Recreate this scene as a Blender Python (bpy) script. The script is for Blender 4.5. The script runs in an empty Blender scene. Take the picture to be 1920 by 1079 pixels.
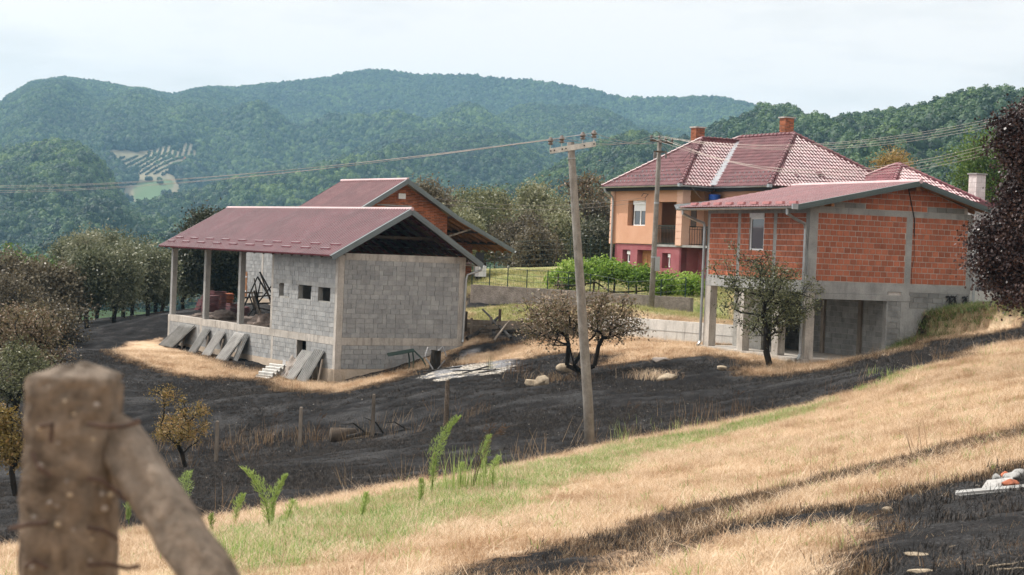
import bpy, math, random
import numpy as np
from mathutils import Vector, Matrix
random.seed(7); RNG=np.random.default_rng(7)
C=bpy.context.scene.collection; SC=bpy.context.scene
# ------------------------------------------------------------------ camera, world, sun, exposure
FPX,PITCH,ROLL=3367.4,.0218,.0407
cp,sp=math.cos(PITCH),math.sin(PITCH)
FW=np.array([0,cp,-sp]); _r=np.array([1.,0,0]); _u=np.cross(_r,FW)
RX=math.cos(ROLL)*_r+math.sin(ROLL)*_u; UX=-math.sin(ROLL)*_r+math.cos(ROLL)*_u
cam=bpy.data.cameras.new('camera'); camo=bpy.data.objects.new('camera',cam); C.objects.link(camo)
m=Matrix.Identity(4)
for i in range(3): m[i][0],m[i][1],m[i][2]=RX[i],UX[i],-FW[i]
camo.matrix_world=m
cam.sensor_width=36; cam.lens=FPX/1920*36; cam.clip_end=12000; cam.clip_start=.1
cam.dof.use_dof=True; cam.dof.focus_distance=62; cam.dof.aperture_fstop=9
SC.camera=camo
SUN_AZ=math.radians(-66)   # azimuth of the sun, clockwise from +Y (negative: to the left of the view)
SUN_EL=math.radians(55)
W=bpy.data.worlds.new('World'); SC.world=W; W.use_nodes=True
nt=W.node_tree; nt.nodes.clear()
sky=nt.nodes.new('ShaderNodeTexSky'); sky.sky_type='NISHITA'; sky.sun_disc=False
sky.sun_elevation=SUN_EL; sky.sun_rotation=SUN_AZ; sky.air_density=1.2; sky.dust_density=3
bgs=nt.nodes.new('ShaderNodeBackground'); bgs.inputs[1].default_value=.1
bgc=nt.nodes.new('ShaderNodeBackground'); bgc.inputs[0].default_value=(1,.955,.915,1); bgc.inputs[1].default_value=.93
tc=nt.nodes.new('ShaderNodeTexCoord'); mp=nt.nodes.new('ShaderNodeMapping'); mp.inputs['Scale'].default_value=(2.2,2.2,9)
nz=nt.nodes.new('ShaderNodeTexNoise'); nz.inputs['Scale'].default_value=1.6; nz.inputs['Detail'].default_value=6; nz.inputs['Roughness'].default_value=.55
rp=nt.nodes.new('ShaderNodeValToRGB'); rp.color_ramp.elements[0].position=.36; rp.color_ramp.elements[0].color=(.74,.74,.74,1)
rp.color_ramp.elements[1].position=.52; rp.color_ramp.elements[1].color=(1,1,1,1)
mx=nt.nodes.new('ShaderNodeMixShader'); out=nt.nodes.new('ShaderNodeOutputWorld')
L_=nt.links.new
dt=nt.nodes.new('ShaderNodeVectorMath'); dt.operation='DOT_PRODUCT'; dt.inputs[1].default_value=(math.sin(SUN_AZ)*math.cos(SUN_EL),math.cos(SUN_AZ)*math.cos(SUN_EL),math.sin(SUN_EL))
gl_=nt.nodes.new('ShaderNodeMapRange'); gl_.interpolation_type='SMOOTHERSTEP'; gl_.inputs[1].default_value=.35; gl_.inputs[2].default_value=1.0; gl_.inputs[3].default_value=1.12; gl_.inputs[4].default_value=2.6   # thin cloud is brighter round the sun
nt.links.new(tc.outputs['Generated'],dt.inputs[0]); nt.links.new(dt.outputs['Value'],gl_.inputs[0]); nt.links.new(gl_.outputs[0],bgc.inputs[1])
L_(tc.outputs['Generated'],mp.inputs[0]); L_(mp.outputs[0],nz.inputs['Vector']); L_(nz.outputs[0],rp.inputs[0])
L_(rp.outputs[0],mx.inputs[0]); L_(sky.outputs[0],bgs.inputs[0]); L_(bgs.outputs[0],mx.inputs[1]); L_(bgc.outputs[0],mx.inputs[2]); L_(mx.outputs[0],out.inputs[0])
sl=bpy.data.lights.new('sun','SUN'); sl.energy=4.3; sl.angle=math.radians(.6); sl.color=(1,.95,.88)
so=bpy.data.objects.new('sun',sl); C.objects.link(so)
sd=Vector((math.sin(SUN_AZ)*math.cos(SUN_EL),math.cos(SUN_AZ)*math.cos(SUN_EL),math.sin(SUN_EL)))
so.rotation_euler=sd.to_track_quat('Z','Y').to_euler()
SC.view_settings.view_transform='Standard'; SC.view_settings.look='None'; SC.view_settings.gamma=1; SC.view_settings.exposure=-0.02
SC.render.engine='CYCLES'; SC.cycles.use_denoising=True; SC.cycles.max_bounces=6; SC.cycles.diffuse_bounces=3
HAZE=.00013
SC.cycles.transparent_max_bounces=6; SC.cycles.volume_bounces=0; SC.cycles.use_adaptive_sampling=True; SC.cycles.adaptive_threshold=.02

# ------------------------------------------------------------------ survey helpers (sight lines measured in the photo -> places)
def ray(px,py):
    d=FW*FPX+RX*(px-960)-UX*(py-539.5); return d/d[1]
def at(px,py,Y): return ray(px,py)*Y
def tps(P,Z,lam=.003):
    P=np.asarray(P,float)/30; Z=np.asarray(Z,float); n=len(P)
    def K(a,b):
        d2=((a[:,None,:]-b[None])**2).sum(2)+1e-12; return d2*np.log(d2)*.5
    A=np.zeros((n+3,n+3)); A[:n,:n]=K(P,P)+lam*np.eye(n); A[:n,n]=1; A[:n,n+1:]=P; A[n,:n]=1; A[n+1:,:n]=P.T
    w=np.linalg.solve(A,np.concatenate([Z,[0,0,0]]))
    def f(x,y):
        x=np.asarray(x,float); sh=x.shape; q=np.stack([x.ravel(),np.asarray(y,float).ravel()],1)/30; o=np.empty(len(q))
        for i in range(0,len(q),20000):
            b=q[i:i+20000]; o[i:i+20000]=K(b,P)@w[:n]+w[n]+b@w[n+1:]
        return o.reshape(sh)
    return f
def sstep(a,b,x): t=np.clip((x-a)/(b-a),0,1); return t*t*(3-2*t)
# retaining walls that make steps in the terrain: (end a, end b, height)
WALL1=(at(1085,628,78.5)[:2],at(1378,650,70.9)[:2]); WALL2=(at(880,552,87.6)[:2],at(1296,578,80.6)[:2])
def behind(W,x,y,lo=.5,hi=.85,e=2.5,er=None):
    a,b=np.array(W[0]),np.array(W[1]); d=b-a; l=np.hypot(*d); d=d/l; nrm=np.array([-d[1],d[0]])
    if nrm[1]<0: nrm=-nrm
    u=(x-a[0])*d[0]+(y-a[1])*d[1]; v=(x-a[0])*nrm[0]+(y-a[1])*nrm[1]
    return sstep(lo,hi,v)*sstep(-e,0,u)*(1-sstep(25,60,v))*(1-(sstep(l+.3,l+5,u) if er is None else 0))
def steps(x,y): return .85*behind(WALL1,x,y,er=1)+.62*behind(WALL2,x,y,er=1)
BC,BY=(-7.084,72.986),.5636; HC,HY=(10.32,62.816),.3858
def loc(Cn,yaw,t,s): return (Cn[0]+math.cos(yaw)*t-math.sin(yaw)*s,Cn[1]+math.sin(yaw)*t+math.cos(yaw)*s)
cps=[]
def cx(x,y,z): cps.append((x,y,z))
def cpx(px,py,Y): p=at(px,py,Y); cx(*p)
for a in [(0,1079,18),(960,1079,15),(1400,1079,12.5),(1920,1079,11),(1400,930,24),(1920,830,22),(1920,740,34),(1700,800,32),(1400,850,36),(960,970,24),
 (500,950,30),(220,1000,27),(760,915,32),(960,878,38),(1108,835,46),(1250,805,47),(1400,782,48),(1550,745,48),(1700,697,49),(1920,652,52),
 (500,880,44),(220,935,38),(100,905,44),(700,860,46),(960,800,51),(960,750,58),(1085,702,66),(880,704,67),(960,690,68.5),(1250,700,62),(1250,760,54),(1400,720,59),
 (405,868,57),(562,838,57),(698,821,57),(836,796,57),(1600,682,59),(1700,655,60),(1820,632,60),(1920,617,60),(1920,578,65.5),
 (200,640,88),(240,662,82),(190,618,98),(310,589,93),(50,770,66),(0,960,39),(330,740,72),(500,740,68),(150,600,108),
 (985,545.5,87.4),(985,505,101),(872,536,89),(1150,560,84.3),(1290,564,82),(1290,528,93),(1150,520,96),(930,520,93),
 (980,571,85.0),(980,590,81.5),(985,628,77.5),(1220,583,77.5),(1220,597,76.2),(1311,603,73.8),(1144,629.5,76.4),(1310,646.5,72.0),(1220,638,74.3),(1010,642,75.5),(1376,651,70.2)]: cpx(*a)
for t,s,z in [(-.2,0,-5.75),(-.6,6,-5.6),(-.5,12.5,-5.5),(-.5,18.3,-5.35),(6.2,0,-4.2),(7,3,-3.9),(8.5,9,-3.9),(8.5,14,-3.9),(8,18,-3.9),(3,-1,-5.1)]:
    cx(*loc(BC,BY,t,s),z)
for t,s,z in [(0,-.3,-3.6),(-.3,2,-3.57),(-.3,5,-3.55),(-.3,7.5,-3.5),(1.7,-.3,-3.45),(3.2,-.4,-3.3),(4.2,-.4,-2.55),(5.2,-.4,-1.8),(6.0,-.3,-1.5),(6.9,-.2,-1.45),(9,0,-1.4),(12,2,-1.1)]:
    cx(*loc(HC,HY,t,s),z)
for a in [(0,0,-1.65),(0,2.3,-1.72),(-1.2,3,-1.95),(1,3,-1.65),(0,8,-2.15),(-12,8,-4.2),(-25,20,-7),(-40,60,-8),(-40,100,-7.5),(20,10,-.3),(30,30,0),(35,60,.2),(35,90,1),(20,100,-.6),(5,130,-1),(-20,130,-7),(-45,130,-9),(35,130,3),(0,-12,-.8),(-20,-12,-2.5),(20,-12,.8),(-30,130,-8)]: cx(*a)
cps=np.array(cps)
TP=tps(cps[:,:2],cps[:,2]-steps(cps[:,0],cps[:,1]))
def gz(x,y): return TP(x,y)+steps(np.asarray(x,float),np.asarray(y,float))
_Ys=np.concatenate([np.arange(3,60,.15),np.arange(60,135,.25)])
def gpt(px,py):
    d=ray(px,py); z=gz(d[0]*_Ys,_Ys); h=np.nonzero(z>=d[2]*_Ys)[0]
    Y=_Ys[h[0]] if len(h) else 130.
    return np.array([d[0]*Y,Y,float(gz(d[0]*Y,Y))])
def gy(px,Y,dy=0):    # ground point at picture column px, distance Y
    d=ray(px,560); x=d[0]*Y
    for _ in range(3): z=float(gz(x,Y)); x=(ray(px,560-0)[0])*Y+ (z-ray(px,560)[2]*Y)*RX[2]*-1*0
    return np.array([x,Y,z])
# ------------------------------------------------------------------ materials
def new_mat(name):
    m=bpy.data.materials.new(name); m.use_nodes=True; nt=m.node_tree; nt.nodes.clear()
    o=nt.nodes.new('ShaderNodeOutputMaterial'); return m,nt,o
def N(nt,t,**k):
    n=nt.nodes.new(t)
    for a,b in k.items():
        if a.startswith('i_'):
            key=a[2:]; key=int(key) if key.isdigit() else key.replace('_',' '); n.inputs[key].default_value=b
        else: setattr(n,a,b)
    return n
def ramp(nt,fac,stops,interp='LINEAR'):
    r=N(nt,'ShaderNodeValToRGB'); cr=r.color_ramp; cr.interpolation=interp
    while len(cr.elements)<len(stops): cr.elements.new(.5)
    for e,(p,c) in zip(cr.elements,stops): e.position=p; e.color=(*c,1) if len(c)==3 else (c[0],c[0],c[0],1)
    nt.links.new(fac,r.inputs[0]); return r.outputs[0]
def noise(nt,scale,detail=4,rough=.6,vec=None,dist=0):
    n=N(nt,'ShaderNodeTexNoise'); n.inputs['Scale'].default_value=scale; n.inputs['Detail'].default_value=detail; n.inputs['Roughness'].default_value=rough; n.inputs['Distortion'].default_value=dist
    if vec is None: vec=N(nt,'ShaderNodeNewGeometry').outputs['Position']
    nt.links.new(vec,n.inputs['Vector']); return n.outputs[0]
def mixc(nt,f,a,b,mode='MIX'):
    n=N(nt,'ShaderNodeMix',data_type='RGBA',blend_type=mode)
    for s,v in ((0,f),(6,a),(7,b)):
        if hasattr(v,'is_linked') or hasattr(v,'links'): nt.links.new(v,n.inputs[s])
        else: n.inputs[s].default_value=v if s==0 else (*v,1) if len(v)==3 else v
    return n.outputs[2]
def mth(nt,op,a,b=0,c=None):
    n=N(nt,'ShaderNodeMath',operation=op)
    for s,v in enumerate((a,b) if c is None else (a,b,c)):
        if hasattr(v,'links'): nt.links.new(v,n.inputs[s])
        else: n.inputs[s].default_value=v
    return n.outputs[0]
def scalev(nt,sx,sy,sz,src='Position'):
    g=N(nt,'ShaderNodeNewGeometry').outputs['Position'] if src=='Position' else N(nt,'ShaderNodeTexCoord').outputs['Object']
    m_=N(nt,'ShaderNodeMapping'); m_.inputs['Scale'].default_value=(sx,sy,sz); nt.links.new(g,m_.inputs[0]); return m_.outputs[0]
def per(nt):   # one random number per piece, whether the piece is an object or an island of a mesh
    a=N(nt,'ShaderNodeObjectInfo').outputs['Random']; b=N(nt,'ShaderNodeNewGeometry').outputs['Random Per Island']
    return mth(nt,'FRACT',mth(nt,'ADD',a,b))
def bump(nt,h,strength,dist=.02):
    b=N(nt,'ShaderNodeBump'); b.inputs['Strength'].default_value=strength; b.inputs['Distance'].default_value=dist; nt.links.new(h,b.inputs['Height']); return b.outputs[0]
def bsdf(nt,o,col,rough=.8,spec=.3,metal=0,nrm=None,trans=None,coat=0):
    p=N(nt,'ShaderNodeBsdfPrincipled'); p.inputs['Specular IOR Level'].default_value=spec; p.inputs['Metallic'].default_value=metal; p.inputs['Coat Weight'].default_value=coat; p.inputs['Coat Roughness'].default_value=.2
    for k,v in (('Base Color',col),('Roughness',rough)):
        if hasattr(v,'links'): nt.links.new(v,p.inputs[k])
        else: p.inputs[k].default_value=(*v,1) if k=='Base Color' else v
    if nrm: nt.links.new(nrm,p.inputs['Normal'])
    if trans:
        t=N(nt,'ShaderNodeBsdfTranslucent'); mx=N(nt,'ShaderNodeMixShader'); mx.inputs[0].default_value=trans
        if hasattr(col,'links'): nt.links.new(col,t.inputs[0])
        else: t.inputs[0].default_value=(*col,1)
        nt.links.new(p.outputs[0],mx.inputs[1]); nt.links.new(t.outputs[0],mx.inputs[2]); nt.links.new(mx.outputs[0],o.inputs[0])
    else: nt.links.new(p.outputs[0],o.inputs[0])
    return p
def sc(c,k): return tuple(min(1,x*k) for x in c)
def rough_mat(name,c1,c2,scale=3,fine=40,stain=None,stain_amt=.5,piece=.0,rough=.85,spec=.2,bmp=.3,bd=.02,streak=0,metal=0,coat=0,vs=(1,1,1)):
    m,nt,o=new_mat(name)
    v=scalev(nt,*vs)
    a=noise(nt,scale,6,.65,v); b=noise(nt,fine,4,.7)
    col=ramp(nt,a,[(.32,c1),(.68,c2)])
    col=mixc(nt,.5,col,ramp(nt,b,[(.3,(.62,)),(.7,(1.3,))]),'MULTIPLY')
    if piece: col=mixc(nt,1.0,col,ramp(nt,per(nt),[(0,(1-piece,)),(.5,(1.0,)),(1,(1+piece,))]),'MULTIPLY')
    if stain:
        vv=scalev(nt,1,1,.16 if streak else 1); s=noise(nt,1.7 if not streak else 4.5,6,.7,vv)
        col=mixc(nt,ramp(nt,s,[(.5,(0,)),(.72,(stain_amt,))]),col,stain)
    bsdf(nt,o,col,rough,spec,metal,bump(nt,mth(nt,'ADD',b,a),bmp,bd) if bmp else None,coat=coat); return m
M={}
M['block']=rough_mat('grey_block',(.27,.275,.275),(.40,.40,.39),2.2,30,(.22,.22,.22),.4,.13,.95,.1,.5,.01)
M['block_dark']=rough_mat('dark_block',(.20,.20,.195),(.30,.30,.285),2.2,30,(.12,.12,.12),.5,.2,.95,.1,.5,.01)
M['mortar']=rough_mat('mortar',(.28,.27,.25),(.40,.39,.36),4,50,(.2,.19,.18),.4,0,.95,.1,.5,.01)
M['concrete']=rough_mat('cast_concrete',(.37,.34,.30),(.55,.51,.46),1.4,24,(.17,.155,.14),.8,0,.9,.15,.4,.02,streak=1)
M['concrete_grey']=rough_mat('grey_concrete',(.26,.26,.25),(.40,.395,.38),1.4,24,(.15,.15,.145),.6,0,.9,.15,.4,.02,streak=1)
M['concrete_white']=rough_mat('pale_concrete',(.50,.49,.46),(.64,.62,.58),1.0,24,(.30,.29,.27),.85,0,.9,.15,.3,.02,streak=1)
M['plinth']=rough_mat('sandy_plinth',(.42,.34,.26),(.58,.48,.38),1.2,20,(.3,.25,.2),.5,0,.95,.1,.5,.02)
M['brick_or']=rough_mat('hollow_clay',(.35,.11,.058),(.44,.155,.088),5,40,(.25,.10,.06),.55,.24,.85,.2,.4,.006)
M['brick_old']=rough_mat('old_brick',(.30,.095,.045),(.40,.14,.065),5,40,(.10,.06,.045),.6,.4,.9,.2,.5,.01)
M['mortar_pale']=rough_mat('pale_mortar',(.42,.38,.35),(.60,.56,.52),6,50,(.35,.2,.15),.5,0,.95,.1,.5,.01)
M['wood_dark']=rough_mat('weathered_timber',(.055,.042,.032),(.12,.09,.065),6,60,None,0,.3,.9,.15,.5,.01,vs=(1,1,.3))
M['wood']=rough_mat('raw_timber',(.28,.13,.06),(.40,.20,.10),6,60,None,0,.2,.85,.2,.4,.01)
M['wood_grey']=rough_mat('grey_timber',(.15,.125,.10),(.27,.23,.19),6,60,(.06,.05,.04),.7,.3,.9,.15,.5,.01,vs=(1,1,.3))
M['char']=rough_mat('charred_wood',(.012,.012,.012),(.04,.037,.034),9,60,(.12,.12,.12),.3,0,.9,.2,.8,.02)
M['galv']=rough_mat('galvanised_steel',(.34,.36,.37),(.46,.48,.49),3,40,None,0,0,.38,.5,.15,.005,metal=.7)
M['trim']=rough_mat('grey_trim',(.15,.175,.18),(.19,.22,.225),2,30,None,0,0,.35,.5,.1,.005,metal=.3)
M['trim_green']=rough_mat('green_grey_trim',(.085,.11,.105),(.11,.14,.135),2,30,None,0,0,.35,.5,.1,.005,metal=.3)
M['red_sheet']=rough_mat('maroon_sheet',(.125,.026,.036),(.175,.045,.055),.9,30,(.24,.11,.12),.4,.1,.24,.8,.1,.004,coat=.1)
M['red_sheet2']=rough_mat('dull_maroon_sheet',(.14,.04,.045),(.20,.065,.07),.9,30,(.26,.13,.13),.5,.12,.32,.6,.1,.004,coat=.1)
M['ridge_pale']=rough_mat('pale_ridge_metal',(.50,.34,.34),(.62,.45,.45),2,30,None,0,0,.4,.4,.1,.004)
M['guard_pink']=rough_mat('pink_snow_guard',(.42,.17,.17),(.52,.23,.22),2,30,None,0,0,.35,.4,.1,.004)
M['tile']=rough_mat('glazed_roof_tile',(.135,.05,.058),(.19,.075,.08),.7,25,(.28,.18,.18),.4,.22,.42,.4,.1,.004,coat=.03)
M['tile_gloss']=rough_mat('glossy_roof_tile',(.19,.062,.075),(.26,.095,.105),.7,25,(.36,.24,.24),.45,.2,.42,.35,.1,.004,coat=.08)
M['flash']=rough_mat('valley_metal',(.26,.27,.29),(.36,.37,.39),3,40,(.15,.15,.16),.6,0,.5,.4,.1,.004,metal=.3)
M['orange']=rough_mat('orange_render',(.58,.32,.21),(.65,.38,.26),.8,60,(.58,.3,.2),.4,0,.95,.1,.5,.008)
M['peach']=rough_mat('peach_render',(.66,.42,.32),(.74,.49,.38),.8,60,None,0,0,.95,.1,.4,.008)
M['maroon']=rough_mat('maroon_render',(.28,.085,.10),(.37,.14,.155),.6,60,(.40,.2,.2),.35,0,.95,.1,.5,.008)
M['white']=rough_mat('white_plastic',(.74,.75,.76),(.80,.80,.80),2,30,None,0,0,.4,.4,0)
M['white_wall']=rough_mat('white_render',(.60,.59,.57),(.70,.69,.67),.7,40,(.42,.41,.4),.5,0,.95,.1,.3,.01,streak=1)
M['whitebrick']=rough_mat('white_block',(.60,.55,.53),(.72,.67,.65),3,40,(.4,.36,.35),.5,.12,.9,.2,.4,.01)
M['black']=rough_mat('black_rubber_and_shade',(.012,.012,.014),(.03,.03,.03),8,40,None,0,0,.7,.3,.3)  # black parts, and sheets standing in for unlit interiors
M['green_metal']=rough_mat('dark_green_iron',(.012,.035,.03),(.02,.05,.04),8,40,None,0,0,.45,.4,.1)
M['pole']=rough_mat('pole_concrete',(.17,.15,.13),(.28,.26,.235),5,35,(.52,.5,.46),.5,0,.92,.15,.6,.01,streak=1)
M['post']=rough_mat('rough_old_concrete',(.024,.018,.014),(.20,.155,.118),34,90,(.42,.36,.30),.4,0,.95,.1,1.0,.006)
M['porcelain']=rough_mat('brown_insulator',(.10,.08,.07),(.22,.19,.17),20,60,None,0,0,.25,.5,0)
M['wire']=rough_mat('wire_metal',(.20,.17,.15),(.32,.28,.25),2,30,None,0,0,.5,.4,0,metal=.5)
M['fence_wire']=rough_mat('fence_wire',(.05,.065,.055),(.09,.10,.09),2,30,None,0,0,.7,.2,0)
M['stone']=rough_mat('field_stone',(.26,.21,.15),(.46,.38,.28),6,30,(.2,.17,.13),.5,.15,.95,.1,.8,.02)
M['rubble_wall']=rough_mat('rubble_wall',(.22,.19,.165),(.40,.35,.31),2.2,16,(.12,.105,.09),.6,.2,.95,.1,1,.05)
M['fibro']=rough_mat('fibre_cement',(.36,.35,.335),(.52,.51,.49),2.2,30,(.2,.2,.19),.5,.12,.85,.2,.4,.008)
M['fibro_dark']=rough_mat('grimy_fibre_cement',(.22,.22,.21),(.33,.33,.32),2.2,30,(.12,.12,.12),.5,.12,.85,.2,.4,.008)
M['earth']=rough_mat('dug_earth',(.13,.105,.09),(.27,.22,.19),5,35,(.06,.05,.045),.6,.3,.98,.1,1,.04)
M['ash']=rough_mat('ash_flakes',(.24,.24,.245),(.44,.44,.45),5,35,(.10,.10,.10),.6,.4,.98,.1,.6,.02)
M['bark']=rough_mat('bark',(.06,.048,.038),(.13,.105,.085),8,40,(.03,.025,.02),.5,0,.95,.1,.8,.02,vs=(1,1,.3))
M['bark_burnt']=rough_mat('burnt_bark',(.012,.011,.010),(.045,.038,.032),8,40,None,0,0,.95,.1,.8,.02,vs=(1,1,.3))
M['cord']=rough_mat('blue_plastic',(.01,.06,.3),(.02,.1,.4),3,30,None,0,0,.4,.4,0)
def glass(name,tint=(.05,.06,.07)):
    m,nt,o=new_mat(name); bsdf(nt,o,tint,.04,.8,0,None,coat=.3); return m
M['pane']=glass('dark_window_glass'); M['curtain']=rough_mat('net_curtain',(.30,.30,.32),(.45,.45,.47),14,60,None,0,0,.9,.1,.4,.02,vs=(1,1,.1))
def leaf_mat(name,stops,trans=.3,rough=.45):
    m,nt,o=new_mat(name); a=N(nt,'ShaderNodeAttribute',attribute_name='tone')
    oi=N(nt,'ShaderNodeObjectInfo').outputs['Random']
    f=mth(nt,'ADD',a.outputs['Fac'],mth(nt,'MULTIPLY',mth(nt,'SUBTRACT',oi,.5),.35 if name!='wood_leaf' else .7))
    col=ramp(nt,f,stops)
    if name=='dry_blade': col=mixc(nt,1,col,ramp(nt,noise(nt,.9,4,.65),[(.36,(.66,.55,.44)),(.5,(1,.98,.95)),(.64,(1.12,1.12,1.1))]),'MULTIPLY')
    if name=='wood_leaf': col=mixc(nt,1,mixc(nt,1,col,ramp(nt,noise(nt,.0045,4,.6),[(.35,(.62,.70,.80)),(.5,(1,1,1)),(.66,(1.65,1.45,.95))]),'MULTIPLY'),ramp(nt,noise(nt,.03,3,.6),[(.35,(.75,.8,.8)),(.65,(1.3,1.2,1.1))]),'MULTIPLY')  # broad tint patches: mixed species, also imitating sunlit slopes and shaded valleys
    bsdf(nt,o,col,rough,.35,trans=trans); return m
def st(*cs): n=len(cs); return [(i/(n-1)*.9+.05,c) for i,c in enumerate(cs)]
M['lf_olive']=leaf_mat('olive_leaf',st((.05,.055,.028),(.12,.13,.06),(.21,.215,.105),(.38,.37,.25)))
M['lf_scorch']=leaf_mat('scorched_leaf',st((.07,.045,.028),(.17,.11,.06),(.14,.13,.06),(.27,.18,.12),(.46,.38,.28)))
M['lf_brown']=leaf_mat('dark_brown_leaf',st((.032,.026,.018),(.08,.064,.04),(.15,.125,.075),(.26,.23,.16)))
M['lf_green']=leaf_mat('green_leaf',st((.02,.045,.012),(.05,.10,.02),(.09,.16,.03),(.15,.22,.05)))
M['lf_grey']=leaf_mat('grey_green_leaf',st((.055,.065,.035),(.12,.135,.075),(.19,.20,.115),(.33,.32,.22)))
M['lf_vine']=leaf_mat('vine_leaf',st((.06,.12,.015),(.15,.26,.035),(.27,.40,.06),(.44,.54,.16)),.4)
M['lf_plum']=leaf_mat('plum_leaf',st((.007,.004,.005),(.02,.010,.010),(.036,.018,.017),(.10,.068,.062)),.15,.35)
M['lf_yellow']=leaf_mat('yellowing_leaf',st((.10,.07,.02),(.22,.15,.04),(.25,.19,.05),(.38,.22,.09),(.42,.33,.14)))
M['lf_dark']=leaf_mat('walnut_leaf',st((.018,.022,.012),(.045,.05,.025),(.075,.08,.045),(.2,.19,.14)))
M['lf_weed']=leaf_mat('weed_leaf',st((.15,.22,.05),(.30,.40,.11),(.46,.55,.20)),.35)
M['lf_wood']=leaf_mat('wood_leaf',st((.010,.028,.014),(.028,.066,.026),(.060,.120,.036),(.11,.175,.055)),.25,.6)
M['bl_dry']=leaf_mat('dry_blade',st((.33,.22,.13),(.53,.39,.26),(.64,.50,.35),(.75,.64,.50)),.25,.7)
M['bl_green']=leaf_mat('green_blade',st((.10,.20,.04),(.18,.33,.06),(.30,.42,.12),(.5,.5,.24)),.35,.6)
M['bl_weed']=leaf_mat('long_grass_blade',st((.16,.22,.05),(.28,.38,.10),(.42,.5,.18),(.6,.55,.32)),.35,.6)
M['bl_bank']=leaf_mat('bank_blade',st((.05,.10,.025),(.11,.20,.05),(.20,.28,.09),(.35,.33,.16)),.3,.6)
M['bl_lawn']=leaf_mat('lawn_blade',st((.14,.17,.05),(.24,.27,.08),(.40,.37,.16),(.55,.45,.25)),.3,.7)
M['bl_burnt']=leaf_mat('burnt_blade',st((.008,.008,.008),(.02,.019,.019),(.035,.033,.032),(.10,.075,.055)),.0,.8)
M['bl_brown']=leaf_mat('singed_blade',st((.06,.035,.02),(.15,.09,.05),(.28,.18,.10),(.42,.32,.2)),.1,.8)

# ------------------------------------------------------------------ mesh building
class MB:
    def __init__(s): s.v=[]; s.f=[]
    def add(s,vs,fs): k=len(s.v); s.v+= [tuple(map(float,p)) for p in vs]; s.f+= [tuple(i+k for i in f) for f in fs]; return s
    def box(s,x0,x1,y0,y1,z0,z1): 
        return s.add([(x0,y0,z0),(x1,y0,z0),(x1,y1,z0),(x0,y1,z0),(x0,y0,z1),(x1,y0,z1),(x1,y1,z1),(x0,y1,z1)],[(0,3,2,1),(4,5,6,7),(0,1,5,4),(1,2,6,5),(2,3,7,6),(3,0,4,7)])
    def obox(s,o,a,b,c):   # box from corner o with edge vectors a,b,c
        o,a,b,c=map(np.array,(o,a,b,c)); P=[o,o+a,o+a+b,o+b,o+c,o+a+c,o+a+b+c,o+b+c]
        return s.add(P,[(0,3,2,1),(4,5,6,7),(0,1,5,4),(1,2,6,5),(2,3,7,6),(3,0,4,7)])
    def beam(s,p,q,w,h=None,up=(0,0,1)):
        p,q=np.array(p,float),np.array(q,float); d=q-p; d/=np.linalg.norm(d); up=np.array(up,float)
        if abs(d@up)>.95: up=np.array([1.,0,0])
        a=np.cross(d,up); a/=np.linalg.norm(a); b=np.cross(a,d); h=h or w
        return s.obox(p-a*w/2-b*h/2,a*w,b*h,q-p)
    def tube(s,pts,rs,n=8,cap=True):
        pts=[np.array(p,float) for p in pts]; rs=[rs]*len(pts) if np.isscalar(rs) else rs; k=len(s.v); ref=None
        for i,p in enumerate(pts):
            d=(pts[min(i+1,len(pts)-1)]-pts[max(i-1,0)]); d=d/(np.linalg.norm(d)+1e-9)
            if ref is None: ref=np.array([1.,0,0]) if abs(d[0])<.8 else np.array([0,1.,0])
            a=np.cross(d,ref); a/=np.linalg.norm(a)+1e-9; b=np.cross(d,a); ref=np.cross(a,d)
            for j in range(n):
                t=2*math.pi*j/n; s.v.append(tuple(p+rs[i]*(a*math.cos(t)+b*math.sin(t))))
        for i in range(len(pts)-1):
            for j in range(n): s.f.append((k+i*n+j,k+i*n+(j+1)%n,k+(i+1)*n+(j+1)%n,k+(i+1)*n+j))
        if cap: s.f.append(tuple(k+j for j in range(n))[::-1]); s.f.append(tuple(k+(len(pts)-1)*n+j for j in range(n)))
        return s
    def mesh(s,name,dz=0):
        me=bpy.data.meshes.new(name); me.from_pydata([(x,y,z-dz) for x,y,z in s.v] if dz else s.v,[],s.f); me.update(); return me
BZ={}
def root(name,label,cat,loc_,rz=0,group=None):
    o=bpy.data.objects.new(name,None); C.objects.link(o); o.location=(float(loc_[0]),float(loc_[1]),float(loc_[2])); o.rotation_euler=(0,0,rz); o.empty_display_size=.3
    o['label']=label; o['category']=cat
    if group: o['group']=group
    BZ[o.name]=float(loc_[2]); return o
def tag(o,label,cat,group=None):
    o['label']=label; o['category']=cat
    if group: o['group']=group
    return o
def part(name,mb,mat,parent=None,label=None,smooth=False,kind=None):
    dz=BZ.get(parent.name,0) if parent else 0
    me=mb.mesh(name,dz) if isinstance(mb,MB) else mb
    if not me.materials: me.materials.append(M[mat] if isinstance(mat,str) else mat)
    o=bpy.data.objects.new(name,me); C.objects.link(o)
    if parent: o.parent=parent; BZ[o.name]=dz
    if smooth:
        me.polygons.foreach_set('use_smooth',[True]*len(me.polygons))
    if label: o['label']=label
    if kind: o['kind']=kind
    return o
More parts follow.
